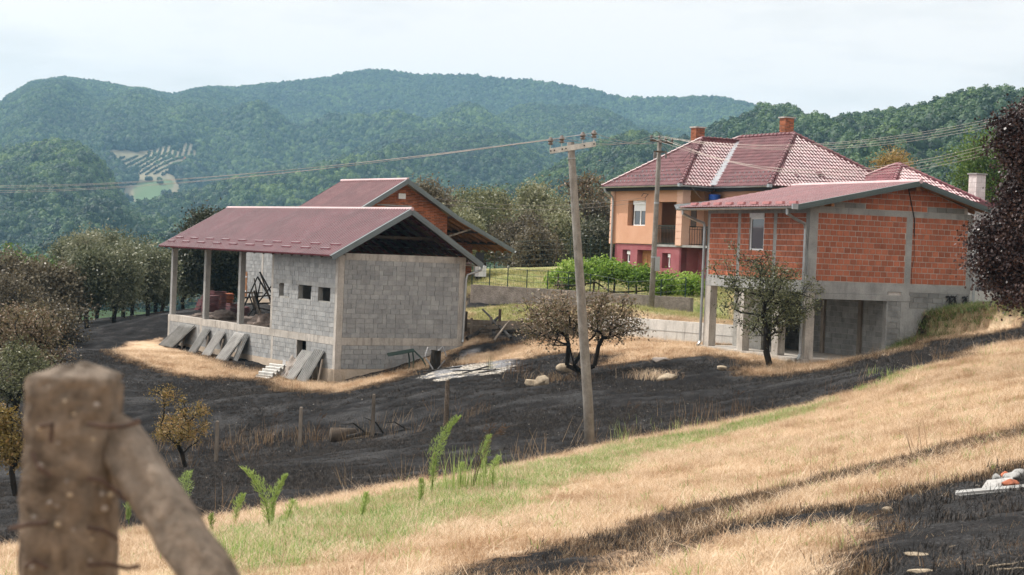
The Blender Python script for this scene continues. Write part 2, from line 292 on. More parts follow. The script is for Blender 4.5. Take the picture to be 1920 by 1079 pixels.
def np_mesh(name,V,Q,tone=None,smooth=False):   # V (n,3), Q (m,k) faces
    V=np.ascontiguousarray(V,np.float32); Q=np.ascontiguousarray(Q,np.int32); me=bpy.data.meshes.new(name); k=Q.shape[1]
    me.vertices.add(len(V)); me.vertices.foreach_set('co',V.ravel()); me.loops.add(Q.size); me.loops.foreach_set('vertex_index',Q.ravel())
    me.polygons.add(len(Q)); me.polygons.foreach_set('loop_start',np.arange(0,Q.size,k,dtype=np.int32)); me.polygons.foreach_set('loop_total',np.full(len(Q),k,np.int32))
    if smooth: me.polygons.foreach_set('use_smooth',np.ones(len(Q),bool))
    me.update(calc_edges=True)
    if tone is not None:
        a=me.attributes.new('tone','FLOAT','POINT'); a.data.foreach_set('value',np.ascontiguousarray(tone,np.float32))
    return me
def leaves(P,size,rng,tone,aspect=.55,up=.25,axis=None):
    """a folded quad per point"""
    n=len(P); a=rng.normal(size=(n,3)) if axis is None else axis+rng.normal(size=(n,3))*.35; a/=np.linalg.norm(a,axis=1,keepdims=True)
    b=rng.normal(size=(n,3)); b[:,2]*=.6; b=np.cross(a,b); b/=np.linalg.norm(b,axis=1,keepdims=True)+1e-9
    L=size*rng.uniform(.6,1.3,(n,1)); w=L*aspect
    V=np.stack([P-a*L/2,P+b*w/2,P+a*L/2,P-b*w/2],1).reshape(-1,3); Q=np.arange(4*n).reshape(n,4)
    return V,Q,np.repeat(tone,4)
def icos(sub):
    import bmesh
    bm=bmesh.new(); bmesh.ops.create_icosphere(bm,subdivisions=sub,radius=1); V=np.array([v.co[:] for v in bm.verts]); F=np.array([[v.index for v in f.verts] for f in bm.faces]); bm.free(); return V,F
def vnoise(p,seed=0):   # cheap smooth pseudo-noise of points
    r=np.random.default_rng(seed); o=0
    for k in range(6):
        d=r.normal(size=3); o=o+np.sin(p@d*(1.3+.8*k)+r.uniform(0,6.3))/(1+.5*k)
    return o/2.6
def rock(mb_name,size,seed,mat,parent=None,flat=.7):
    V,F=icos(3); rr=np.random.default_rng(seed)
    for _ in range(13):
        n=rr.normal(size=3); n/=np.linalg.norm(n); d=rr.uniform(.5,.85); k=np.maximum(V@n-d,0); V=V-n*k[:,None]
    V=V*(1+.03*vnoise(V*6,seed)[:,None]); V=V*np.array(size)/2*1.25; V[:,2]*=flat/.7
    me=np_mesh(mb_name,V,F); me.materials.append(M[mat]); o=bpy.data.objects.new(mb_name,me); C.objects.link(o)
    if parent: o.parent=parent
    return o
# ------------------------------------------------------------------ what covers the ground
def wpoly(pts): return np.array([gpt(*p)[:2] for p in pts])
def sdist(poly,x,y):   # signed distance, positive inside
    x=np.asarray(x,float); y=np.asarray(y,float); n=len(poly); d=np.full(x.shape,1e9); ins=np.zeros(x.shape,bool)
    for i in range(n):
        (ax,ay),(bx,by)=poly[i],poly[(i+1)%n]; ex,ey=bx-ax,by-ay; l=ex*ex+ey*ey+1e-9
        t=np.clip(((x-ax)*ex+(y-ay)*ey)/l,0,1); d=np.minimum(d,np.hypot(x-ax-t*ex,y-ay-t*ey))
        c=((ay>y)!=(by>y))&(x<(bx-ax)*(y-ay)/(by-ay+1e-12)+ax); ins^=c
    return np.where(ins,d,-d)
edge=[(-60,1040),(220,1003),(330,985),(430,968),(500,955),(600,938),(760,908),(860,895),(960,873),(1040,857),(1108,838),(1200,822),(1300,803),(1400,782),(1500,762),(1600,735),(1700,697),(1800,675),(1860,664),(1960,650)]
E_=[gpt(*p)[:2] for p in edge]
near=np.array([(-14,16)]+[tuple(p) for p in E_]+[(30,50),(40,-14),(-14,-14)])
near[0]=(E_[0][0]-6,E_[0][1]-6)
YARD=np.array([at(866,552,86.3)[:2],at(980,556,85.2)[:2],at(1090,563,83.5)[:2],at(1090,612,79.2)[:2],at(980,612,79.6)[:2],at(866,612,80.5)[:2]])
DRY=[near,YARD,
 wpoly([(205,660),(240,644),(300,636),(317,652),(440,690),(520,703),(600,720),(640,722),(770,690),(862,642),(895,634),(930,640),(880,652),(845,668),(820,690),(775,697),(745,712),(700,722),(640,738),(560,734),(500,714),(430,708),(400,712),(330,704),(280,690),(240,676)]),
 wpoly([(940,655),(1010,640),(1085,632),(1144,628),(1310,645),(1400,655),(1500,680),(1590,672),(1672,655),(1720,655),(1640,668),(1560,692),(1480,702),(1395,706),(1392,694),(1460,690),(1380,676),(1330,668),(1250,676),(1190,680),(1120,690),(1160,668),(1080,664),(1010,668),(930,672)]),
 wpoly([(880,668),(960,660),(1010,668),(990,676),(900,684),(835,690)]),
 wpoly([(1690,655),(1760,640),(1850,628),(1920,612),(1990,600),(1990,560),(1820,575),(1740,590),(1660,668)]),
 wpoly([(1850,668),(1960,650),(1960,636),(1850,652),(1800,668)]),
 wpoly([(700,640),(870,645),(868,640),(870,560),(1085,560),(1085,630),(1400,650),(1400,400),(300,500),(300,587),(325,580)])]
BURN2=[wpoly([(800,1095),(960,1055),(1150,1003),(1290,957),(1400,936),(1500,916),(1600,894),(1700,877),(1800,848),(1930,812),(1930,824),(1790,858),(1700,884),(1600,905),(1500,925),(1400,962),(1290,1000),(1180,1040),(1090,1090)]),
 wpoly([(1560,1095),(1570,1040),(1640,1015),(1560,985),(1480,1000),(1370,1010),(1250,1050),(1150,1085),(1120,1090),(1250,1032),(1350,990),(1500,962),(1600,950),(1700,920),(1800,905),(1930,872),(2200,840),(2200,1200),(1560,1200)]),
 wpoly([(1500,918),(1700,872),(1930,806),(1930,800),(1700,860),(1560,892)])]
GREEN=[YARD,wpoly([(300,1090),(380,1010),(520,965),(700,932),(800,915),(920,885),(1010,872),(1100,848),(1200,830),(1300,812),(1400,790),(1480,770),(1560,750),(1600,745),(1500,785),(1400,812),(1300,838),(1230,860),(1180,890),(1050,925),(1000,960),(930,985),(800,1010),(700,1040),(560,1079),(500,1100)]),
 wpoly([(866,560),(1085,560),(1100,594),(1300,601),(1400,607),(1400,470),(300,470),(300,583),(480,590),(900,592),(1085,600),(1010,625),(900,612),(868,606)]),
 wpoly([(1670,662),(1720,640),(1800,622),(1850,615),(1900,598),(1990,590),(1990,560),(1820,572),(1740,585)]),
 wpoly([(1640,700),(1730,680),(1760,690),(1690,712),(1600,742)])]
ASH=[wpoly([(785,712),(830,695),(880,685),(930,680),(965,676),(960,690),(930,702),(870,710),(830,716)]),wpoly([(860,672),(880,662),(905,656),(895,666),(875,676)])]
def sdmax(L,x,y):
    o=np.full(np.shape(x),-9.)
    for p in L: o=np.maximum(o,sdist(p,x,y))
    return o
def masks(x,y):
    dry=sdmax(DRY,x,y); b=sdmax(BURN2,x,y); dry=np.minimum(dry,-b)
    dry=np.where((y>96)&(x>-12),np.maximum(dry,y-96),dry)
    return dry,sdmax(GREEN,x,y),sdmax(ASH,x,y)
def polar_grid(r,th,x0=0,y0=0):
    R_,T_=np.meshgrid(r,th,indexing='ij'); X=x0+R_*np.sin(T_); Y=y0+R_*np.cos(T_); n,m=R_.shape
    i=np.arange((n-1)*(m-1)); a=i//(m-1)*m+i%(m-1); Q=np.stack([a,a+1,a+m+1,a+m],1); return X.ravel(),Y.ravel(),Q
r=np.concatenate([[.05,.8,1.6],np.geomspace(2.4,44,230),np.linspace(44.3,102,200),np.geomspace(103,165,30)]); th=np.concatenate([np.linspace(-3.14159,-.8,16),np.linspace(-.75,-.37,16)[:-1],np.linspace(-.37,.37,360),np.linspace(.37,.75,16)[1:],np.linspace(.8,3.14159,16)])
X,Y,Q=polar_grid(r,th,0,-4); Z=gz(X,Y)
P3=np.stack([X,Y,Z*0],1); rel=vnoise(P3*1.1,3)*.035+vnoise(P3*3.1,4)*.018+vnoise(P3*.25,5)*.05
dry,green,ash=masks(X,Y)
Z=Z+rel*np.where(dry<0,1.3,.8)+.06*np.exp(-(ash-.4)**2)*(ash>-.8)
for Cn,yw,x0,x1,y0,y1,dz in ((HC,HY,.15,3.42,.1,8.4,1.3),(HC,HY,3.42,6.6,.6,8.4,2.0),(BC,BY,.2,6,.3,18.1,.6)):   # dug out under the buildings
    lx=(X-Cn[0])*math.cos(yw)+(Y-Cn[1])*math.sin(yw); ly=-(X-Cn[0])*math.sin(yw)+(Y-Cn[1])*math.cos(yw); Z=np.where((lx>x0)&(lx<x1)&(ly>y0)&(ly<y1),Z-dz,Z)
me=np_mesh('ground',np.stack([X,Y,Z],1),Q,smooth=True)
for n_,a_ in (('dry',dry),('green',green),('ash',ash)):
    at_=me.attributes.new(n_,'FLOAT','POINT'); at_.data.foreach_set('value',np.clip(a_,-2,2).astype(np.float32))
def ground_mat():
    m,nt,o=new_mat('field_soil')
    def A(n): return N(nt,'ShaderNodeAttribute',attribute_name=n).outputs['Fac']
    n1=noise(nt,1.1,6,.65); n2=noise(nt,6,5,.7); n3=noise(nt,28,4,.75); n0=noise(nt,.35,3,.5)
    lf=scalev(nt,1,1,1)
    burnt=ramp(nt,n1,[(.3,(.006,.006,.0065)),(.52,(.018,.0175,.018)),(.66,(.042,.041,.042)),(.8,(.10,.097,.097))])
    burnt=mixc(nt,ramp(nt,n0,[(.5,(0,)),(.68,(.5,))]),burnt,mixc(nt,ramp(nt,n3,[(.4,(0,)),(.6,(1,))]),(.03,.03,.03),(.12,.118,.118)))
    burnt=mixc(nt,ramp(nt,n2,[(.62,(0,)),(.75,(.55,))]),burnt,(.10,.075,.06)); burnt=mixc(nt,1,burnt,ramp(nt,n3,[(.3,(.45,)),(.55,(1.,)),(.72,(2.1,))]),'MULTIPLY')
    dryc=ramp(nt,n1,[(.3,(.42,.28,.17)),(.5,(.56,.41,.27)),(.7,(.68,.53,.38))]); dryc=mixc(nt,1,dryc,ramp(nt,n3,[(.25,(.55,)),(.5,(1,)),(.75,(1.25,))]),'MULTIPLY')
    dryc=mixc(nt,ramp(nt,n2,[(.58,(0,)),(.75,(.5,))]),dryc,(.26,.15,.085))
    grn=ramp(nt,n2,[(.3,(.10,.15,.04)),(.55,(.19,.24,.075)),(.72,(.34,.32,.14))])
    def mk(a,amp,w,lo=0): 
        s=mth(nt,'ADD',A(a),mth(nt,'MULTIPLY',mth(nt,'SUBTRACT',mth(nt,'ADD',mth(nt,'MULTIPLY',n2,.6),mth(nt,'MULTIPLY',n1,.4)),.5),amp))
        r_=N(nt,'ShaderNodeMapRange'); r_.inputs[1].default_value=lo-w; r_.inputs[2].default_value=lo+w; nt.links.new(s,r_.inputs[0]); return r_.outputs[0]
    md=mk('dry',1.7,.16); mg=mk('green',2.6,.5,.25); ma=mk('ash',2.2,.25,.1)
    singe=mk('dry',1.5,.35,.12)
    dryc=mixc(nt,singe,(.16,.085,.045),dryc)
    col=mixc(nt,md,burnt,mixc(nt,mth(nt,'MULTIPLY',mg,ramp(nt,n1,[(.35,(.35,)),(.6,(.95,))])),dryc,grn))
    col=mixc(nt,ma,col,ramp(nt,n3,[(.35,(.06,.06,.062)),(.55,(.26,.26,.27)),(.75,(.55,.55,.56))]))
    h=mth(nt,'ADD',mth(nt,'MULTIPLY',n3,.6),n2); bsdf(nt,o,col,.97,.08,nrm=bump(nt,h,.9,.06)); return m
M['ground']=ground_mat(); me.materials.append(M['ground'])
g=bpy.data.objects.new('ground',me); C.objects.link(g); g['kind']='structure'

# ------------------------------------------------------------------ hills
def tz(p): r_=ray(*p); return r_[0],r_[2]
def crest(pts,dy=0):
    a=np.array([tz((p[0],p[1]+dy)) for p in pts]); return lambda t:np.interp(t,a[:,0],a[:,1])
def lin(pts):
    a=np.array([(ray(p[0],400)[0],p[1]) for p in pts]); return lambda t:np.interp(t,a[:,0],a[:,1])
K1=(crest([(-500,330),(-200,240),(0,216),(60,178),(120,158),(200,164),(270,174),(320,180),(370,173),(450,167),(540,156),(600,146),(650,137),(720,134),(780,141),(880,141),(960,150),(1040,156),(1100,166),(1160,184),(1220,186),(1300,184),(1360,186),(1410,198),(1500,230),(2100,330)],10),lin([(0,2900),(700,3300),(1400,3000)]),lin([(0,1500),(700,1700),(1400,1500)]),150)
K2=(crest([(-500,300),(-100,300),(0,288),(100,277),(150,284),(180,312),(212,350),(232,385),(300,430),(520,480),(560,560)],18),lin([(0,1500),(500,1100)]),lin([(0,800),(500,700)]),45)
K3=(crest([(250,500),(330,440),(420,360),(500,330),(580,318),(660,290),(740,256),(860,238),(940,246),(1010,276),(1100,310),(1200,340),(1300,400)],14),lin([(300,1900),(1200,2000)]),lin([(300,1000),(1200,1100)]),85)
K4=(crest([(640,520),(760,430),(850,390),(980,345),(1060,302),(1130,262),(1180,250),(1240,256),(1300,262),(1360,226),(1440,200),(1480,204),(1560,220),(1640,212),(1700,205),(1780,190),(1850,182),(1920,176),(2200,150),(2500,100)],28),lin([(640,1250),(1200,1150),(1500,900),(1920,750)]),lin([(640,500),(1200,400),(1920,260)]),34)
def hillz(t,Yv):
    x=t*Yv; z=np.full(t.shape,-1e3); base=-8-50*sstep(150,800,Yv)+40*sstep(.0,.35,t)*sstep(150,500,Yv)
    lay=np.zeros(t.shape,int)
    for k,(ce,D,F,amp) in enumerate((K1,K2,K3,K4)):
        d,f=D(t),F(t); zc=ce(t)*d; zf=-60 if k<3 else -25; u=(Yv-f)/(d-f); uc=np.clip(u,0,1)
        s=amp/25.; q=np.stack([x/(60*s+20),Yv/(240*s+60),x*0+k*9],1) if t.ndim==1 else None
        sp=(1-np.abs(vnoise(q,11+k)))*amp+vnoise(q*2.7,21+k)*amp*.3-amp*.5
        zz=zf+(zc-zf)*(uc**1.12)+sp*np.sin(np.pi*uc)**.8*.9-np.clip(u-1,0,9)*(d-f)*.45
        zz=np.where(u<0,-1e3,zz); lay=np.where(zz>z,k+1,lay); z=np.maximum(z,zz)
    lay=np.where(base>z,0,lay); return np.maximum(z,base),lay
tt=np.concatenate([np.linspace(-1.6,-.34,40)[:-1],np.linspace(-.34,.34,380),np.linspace(.34,1.6,40)[1:]]); yy=np.geomspace(126,6500,420)
T_,Y_=np.meshgrid(tt,yy); tf,yf=T_.ravel(),Y_.ravel(); hz_,_l=hillz(tf,yf)
i=np.arange((len(yy)-1)*(len(tt)-1)); a=i//(len(tt)-1)*len(tt)+i%(len(tt)-1); Q=np.stack([a,a+1,a+len(tt)+1,a+len(tt)],1)
HV=np.stack([tf*yf,yf,hz_],1)
def h_at(px,py):
    d=ray(px,py); ys=np.geomspace(200,3400,900); z,_=hillz(np.full(900,d[0]),ys); h=np.nonzero(z>d[2]*ys)[0]; Yh=ys[h[0]] if len(h) else 3000.
    return np.array([d[0]*Yh,Yh,d[2]*Yh])
def hpoly(pts): return np.array([h_at(*p)[:2] for p in pts])
VINE_A=hpoly([(268,300),(270,288),(330,271),(362,272),(378,299),(330,302)]); VINE_B=hpoly([(182,302),(205,298),(262,293),(350,300),(335,328),(300,331),(230,322)])
FIELD=hpoly([(228,368),(234,345),(250,338),(335,336),(344,358),(322,390),(262,402)]); TRACK=hpoly([(178,297),(190,294),(216,316),(206,320)]); CLEAR=[hpoly([(175,300),(185,290),(225,280),(262,286),(330,268),(364,270),(380,302),(346,318),(338,334),(350,362),(328,398),(262,410),(216,372),(236,334),(225,322)])]
me=np_mesh('hills',HV,Q,smooth=True)
cl=np.clip(sdmax(CLEAR,HV[:,0],HV[:,1]),-20,20)/20; fd=np.clip(sdist(FIELD,HV[:,0],HV[:,1]),-20,20)/20
for n_,a_ in (('clear',cl),('field',fd)): at_=me.attributes.new(n_,'FLOAT','POINT'); at_.data.foreach_set('value',a_.astype(np.float32))
def hill_mat():
    m,nt,o=new_mat('hill_ground'); A=N(nt,'ShaderNodeAttribute',attribute_name='clear').outputs['Fac']; B=N(nt,'ShaderNodeAttribute',attribute_name='field').outputs['Fac']
    n=noise(nt,.02,5,.6); n2=noise(nt,.006,2,.5); s=ramp(nt,n,[(.3,(.15,.14,.09)),(.6,(.27,.235,.16))]); fgc=ramp(nt,n2,[(.42,(.10,.15,.07)),(.58,(.24,.21,.14))])
    n9=noise(nt,.08,4,.6); wood=ramp(nt,n9,[(.35,(.015,.032,.013)),(.65,(.035,.065,.022))])
    c=mixc(nt,ramp(nt,mth(nt,'ADD',B,mth(nt,'MULTIPLY',mth(nt,'SUBTRACT',n,.5),1.6)),[(.45,(0,)),(.6,(1,))]),s,fgc); col=mixc(nt,ramp(nt,A,[(.0,(0,)),(.1,(1,))]),wood,c)
    bsdf(nt,o,col,.95,.1); return m
me.materials.append(hill_mat()); g=bpy.data.objects.new('hills',me); C.objects.link(g); g['kind']='structure'
# scattering of what nobody can count, by geometry nodes
def scatter(name,label,protos,P,scale,rotz,idx,tilt=None,cat=None):
    pc=bpy.data.collections.new(name+'_source')
    for i,(me_) in enumerate(protos):
        o=bpy.data.objects.new('%s_source_%02d'%(name,i),me_); pc.objects.link(o)
    n=len(P); me=bpy.data.meshes.new(name); me.vertices.add(n); me.vertices.foreach_set('co',np.ascontiguousarray(P,np.float32).ravel()); me.update()
    a=me.attributes.new('sc','FLOAT','POINT'); a.data.foreach_set('value',np.ascontiguousarray(scale,np.float32))
    R3=np.zeros((n,3),np.float32); R3[:,2]=rotz
    if tilt is not None: R3[:,:2]=tilt
    a=me.attributes.new('rt','FLOAT_VECTOR','POINT'); a.data.foreach_set('vector',R3.ravel())
    a=me.attributes.new('ix','INT','POINT'); a.data.foreach_set('value',np.ascontiguousarray(idx,np.int32))
    o=bpy.data.objects.new(name,me); C.objects.link(o); o['kind']='stuff'; o['label']=label
    if cat: o['category']=cat
    g=bpy.data.node_groups.new(name,'GeometryNodeTree'); g.interface.new_socket('Geometry',in_out='INPUT',socket_type='NodeSocketGeometry'); g.interface.new_socket('Geometry',in_out='OUTPUT',socket_type='NodeSocketGeometry')
    I=g.nodes.new('NodeGroupInput'); O=g.nodes.new('NodeGroupOutput'); ip=g.nodes.new('GeometryNodeInstanceOnPoints'); ci=g.nodes.new('GeometryNodeCollectionInfo')
    ci.inputs[0].default_value=pc; ci.inputs[1].default_value=True; ci.inputs[2].default_value=True
    def at2(nm,t): q=g.nodes.new('GeometryNodeInputNamedAttribute'); q.data_type=t; q.inputs[0].default_value=nm; return q.outputs[0]
    l=g.links.new; l(I.outputs[0],ip.inputs['Points']); l(ci.outputs[0],ip.inputs['Instance']); ip.inputs['Pick Instance'].default_value=True
    l(at2('ix','INT'),ip.inputs['Instance Index']); l(at2('sc','FLOAT'),ip.inputs['Scale'])
    er=g.nodes.new('FunctionNodeEulerToRotation'); l(at2('rt','FLOAT_VECTOR'),er.inputs[0]); l(er.outputs[0],ip.inputs['Rotation']); l(ip.outputs[0],O.inputs[0])
    md=o.modifiers.new('scatter','NODES'); md.node_group=g; return o
def crown_proto(name,seed,nl,mat,tall=1.,core=True,cs=.15):
    rng=np.random.default_rng(seed); nb=7; Cn=rng.normal(size=(nb,3))*np.array([.26,.26,.22*tall]); Cn[0]=0; rad=rng.uniform(.25,.42,nb); rad[0]=.42
    u=rng.normal(size=(nl*3,3)); u/=np.linalg.norm(u,axis=1,keepdims=True); k=rng.integers(0,nb,nl*3); P=Cn[k]+u*rad[k][:,None]*np.array([1,1,tall])
    inside=np.zeros(len(P),bool)
    for j in range(nb): inside|=(np.linalg.norm((P-Cn[j])/np.array([1,1,tall]),axis=1)<rad[j]*.93)
    P=P[~inside][:nl]; u=u[~inside][:nl]; n=len(P); nrm=u+rng.normal(size=(n,3))*.5; nrm/=np.linalg.norm(nrm,axis=1,keepdims=True)
    a=np.cross(nrm,rng.normal(size=(n,3))); a/=np.linalg.norm(a,axis=1,keepdims=True); b=np.cross(nrm,a); L=cs*rng.uniform(.6,1.3,(n,1)); P=P+rng.normal(size=(n,3))*.02
    V=np.stack([P-a*L/2,P+b*L*.35,P+a*L/2,P-b*L*.35],1).reshape(-1,3); Q=np.arange(4*n).reshape(n,4); tone=np.repeat(np.clip(.5+rng.normal(size=n)*.15+vnoise(P*5,seed)*.15,0,1),4)
    if core:
        v,f=icos(2); 
        for j in range(0,nb):
            vv=v*rad[j]*.9*np.array([1,1,tall])+Cn[j]; k0=len(V); V=np.concatenate([V,vv]); Q=np.concatenate([Q,np.concatenate([f+k0,(f+k0)[:,2:]],1)]); tone=np.concatenate([tone,np.full(len(vv),.4)])
    V[:,2]+=.45*tall
    # drop the doubled corner of the triangles by building with ngons
    me=bpy.data.meshes.new(name); faces=[tuple(dict.fromkeys(q)) for q in Q.tolist()]; me.from_pydata(V.tolist(),[],faces); me.update()
    at_=me.attributes.new('tone','FLOAT','POINT'); at_.data.foreach_set('value',tone.astype(np.float32)); me.materials.append(M[mat]); return me
wood=[crown_proto('wood_crown',40+i,380,'lf_wood',[1,.9,1.15,1.3,.85,1.6][i]) for i in range(6)]
tg=np.linspace(-.335,.335,900); yg=np.geomspace(150,3400,700); TT,YY=np.meshgrid(tg,yg); zz,_=hillz(TT.ravel(),YY.ravel()); ee=(zz/YY.ravel()).reshape(TT.shape); cm=np.maximum.accumulate(ee,0)
def forest(name,label,y0,y1,n,dia,lay=None,seed=0):
    rng=np.random.default_rng(seed); Y=np.sqrt(rng.uniform(y0*y0,y1*y1,n)); t=rng.uniform(-.333,.333,n); z,l=hillz(t,Y)
    ix=np.clip(((t+.335)/.67*899).astype(int),0,899); iy=np.clip(np.searchsorted(yg,Y),0,699); e=(z+9)/Y
    keep=(e>=cm[iy,ix]-.0006)&((sdmax(CLEAR,t*Y,Y)<1+3*vnoise(np.stack([t*Y/18,Y/18,z*0],1),77))|(rng.random(n)<.004))
    if lay is not None: keep&=np.isin(l,lay)
    t,Y,z=t[keep],Y[keep],z[keep]; n=len(t); s=dia*rng.uniform(.7,1.25,n)*(1+.25*vnoise(np.stack([t*Y/60,Y/60,z*0],1),seed))
    print(name,n)
    scatter(name,label,wood,np.stack([t*Y,Y,z-1],1),s,rng.uniform(0,6.28,n),rng.integers(0,6,n))
forest('forest','blue green beech forest covering the long far ridge',1000,3400,480000,8.8,[1],1)
forest('forest','mid green forest on the lower shoulders of the valley side',500,2200,240000,8.0,[2,3],2)
forest('forest','dark green wood on the near hill behind the houses',260,1300,85000,6.4,[4],3)
forest('forest','scrub wood on the valley floor beyond the field',520,1200,26000,8,[0],4)
# ------------------------------------------------------------------ building helpers
def hit(Cn,yaw,side,off,px,py):
    Rv=np.array([math.cos(yaw),math.sin(yaw),0]); Lv=np.array([-math.sin(yaw),math.cos(yaw),0]); C0=np.array([Cn[0],Cn[1],0.]); d=ray(px,py)
    n=Rv if side=='L' else Lv; p=d*(((C0+n*off)@n)/(d@n)); return (p-C0)@(Lv if side=='L' else Rv),p[2]
def fx(u,d,z): return (u,-d,z)      # face on y=0 looking to -y
def fy(u,d,z): return (-d,u,z)      # face on x=0 looking to -x
def shift(f,dx=0,dy=0):
    return lambda u,d,z:(f(u,d,z)[0]+dx,f(u,d,z)[1]+dy,f(u,d,z)[2])
def clip(poly,a,b,c):   # keep a*u+b*z<=c
    o=[]
    for i in range(len(poly)):
        p,q=poly[i],poly[(i+1)%len(poly)]; fp,fq=a*p[0]+b*p[1]-c,a*q[0]+b*q[1]-c
        if fp<=0: o.append(p)
        if fp*fq<0: t=fp/(fp-fq); o.append((p[0]+t*(q[0]-p[0]),p[1]+t*(q[1]-p[1])))
    return o
def prism(mb,poly,F,d0,d1):
    n=len(poly); fl=(np.cross(np.subtract(F(1,0,0),F(0,0,0)),np.subtract(F(0,0,1),F(0,0,0)))@np.subtract(F(0,1,0),F(0,0,0)))>0
    V=[F(u,d0,z) for u,z in poly]+[F(u,d1,z) for u,z in poly]; fs=[tuple(range(n))[::-1],tuple(range(n,2*n))]+[(i,(i+1)%n,n+(i+1)%n,n+i) for i in range(n)]
    if not fl: fs=[f[::-1] for f in fs]
    mb.add(V,fs); return mb
def wall_rects(u0,u1,z0,z1,holes):
    us=sorted({u0,u1,*[min(max(h[i],u0),u1) for h in holes for i in (0,1)]}); zs=sorted({z0,z1,*[min(max(h[i],z0),z1) for h in holes for i in (2,3)]}); o=[]
    for a,b in zip(us,us[1:]):
        for c,d in zip(zs,zs[1:]):
            m_,n_=(a+b)/2,(c+d)/2
            if not any(h[0]<m_<h[1] and h[2]<n_<h[3] for h in holes): o.append((a,b,c,d))
    return o
def lay(u0,u1,z0,z1,bw,bh,j,holes=(),clips=(),seed=0,half=0.):
    rg=random.Random(seed); out=[]; z=z0; row=0
    while z<z1-.03:
        h=min(bh,z1-z); u=u0-(bw/2 if row%2 else 0)-rg.uniform(0,.06)
        while u<u1-.02:
            w=bw*(.5 if rg.random()<half else 1); a,b=max(u,u0),min(u+w,u1); u+=w
            if b-a<.05: continue
            segs=[(a,b)]
            for H in holes:
                if H[2]<z+h/2<H[3]:
                    ns=[]
                    for s_,e_ in segs:
                        if e_<=H[0] or s_>=H[1]: ns.append((s_,e_)); continue
                        if s_<H[0]: ns.append((s_,H[0]))
                        if e_>H[1]: ns.append((H[1],e_))
                    segs=ns
            for s_,e_ in segs:
                if e_-s_<.05: continue
                p=[(s_+j/2,z+j/2),(e_-j/2,z+j/2),(e_-j/2,z+h-j/2),(s_+j/2,z+h-j/2)]; full=abs((e_-s_)-bw)<.002 and abs(h-bh)<.002
                for c in clips:
                    q=clip(p,*c)
                    if len(q)!=len(p) or q!=p: full=False
                    p=q
                    if len(p)<3: break
                if len(p)>=3: out.append((p,full))
        z+=bh; row+=1
    return out
def bricks(rt,name,cells,F,mat,th=.1,proud=.008,limit=0,used=[0]):
    """cells[:limit] become parts of their own, the rest one joined part"""
    shared=None; dz=BZ[rt.name]; rg=random.Random(len(cells))
    for p,full in cells[:limit]:
        pr=proud+rg.uniform(-.004,.006)
        cu=sum(q[0] for q in p)/len(p); cz=sum(q[1] for q in p)/len(p)
        if full and shared: me=shared
        else:
            mb=prism(MB(),[(a-cu,b-cz) for a,b in p],lambda u,d,z:tuple(np.subtract(F(u,d,z),F(0,0,0))),-th,0); me=mb.mesh(name); me.materials.append(M[mat])
            if full: shared=me
        o=bpy.data.objects.new(name,me); C.objects.link(o); o.parent=rt; q=F(cu,pr,cz); o.location=(q[0],q[1],q[2]-dz)
    rest=cells[limit:]
    if rest:
        mb=MB()
        for p,_ in rest: prism(mb,p,F,-th,proud+rg.uniform(-.004,.006))
        part(name,mb,mat,rt,kind='stuff')
def corr(o,u,lu,v,n,period=.2,amp=.03,th=.0,steps_=None):
    """trapezoid-ribbed sheet: o corner, u unit along ridge, v vector down the slope, n normal"""
    o,u,v,n=map(lambda a:np.array(a,float),(o,u,v,n)); xs=[]; k=0
    prof=[(0,0),(.45,0),(.52,1),(.82,1),(.89,0),(1,0)] if steps_ is None else [(0,0),(.35,0),(.6,.8),(.8,.8),(1,0)]
    x=0
    while x<lu-1e-6:
        for a,h in prof[:-1]:
            if x+a*period<lu: xs.append((x+a*period,h*amp))
        x+=period
    xs.append((lu,0)); lv=np.linalg.norm(v); vd=v/lv
    rows=[(0,0),(lv,0)] if steps_ is None else []
    if steps_ is not None:
        y=0
        while y<lv-1e-6: e=min(y+steps_,lv); rows+=[(y,0),(e-.015,.018),(e,.0)]; y=e
    mb=MB(); m_=len(xs)
    for y,hh in rows:
        for x,h in xs: mb.v.append(tuple(o+u*x+vd*y+n*(h+hh)))
    for i in range(len(rows)-1):
        for j in range(m_-1): a=i*m_+j; mb.f.append((a,a+1,a+m_+1,a+m_))
    return mb
def pipe(rt,path,r=.05,name='downspout',mat='galv'): return part(name,MB().tube(path,r,10),mat,rt,smooth=False)
def gutter(rt,p,q,r=.07,mat='galv',out=(-1,0,0)):
    p,q=np.array(p,float),np.array(q,float); d=(q-p)/np.linalg.norm(q-p); a=np.array(out,float); mb=MB(); n=8
    for e in (p,q):
        for rr in (r,r*.88):
            for i in range(n+1): t=math.pi*i/n; mb.v.append(tuple(e+a*rr*math.cos(t)-np.array([0,0,1])*rr*math.sin(t)))
    k=n+1
    for i in range(n):
        mb.f.append((i,i+1,2*k+i+1,2*k+i)); mb.f.append((k+i+1,k+i,3*k+i,3*k+i+1)); mb.f.append((i,k+i,k+i+1,i+1)); mb.f.append((2*k+i,2*k+i+1,3*k+i+1,3*k+i))
    mb.f+= [(0,k,3*k,2*k),(n,2*k+n,3*k+n,k+n)]
    g_=part('gutter',mb,mat,rt)
    nb=int(np.linalg.norm(q-p)/.9)
    for i in range(nb+1):
        c=p+d*(.1+i*.9); b=MB().tube([c+a*r*1.03*math.cos(t)-np.array([0,0,1])*r*1.03*math.sin(t) for t in np.linspace(0,math.pi,7)],.008,4); part('bracket',b,mat,g_)
    return g_
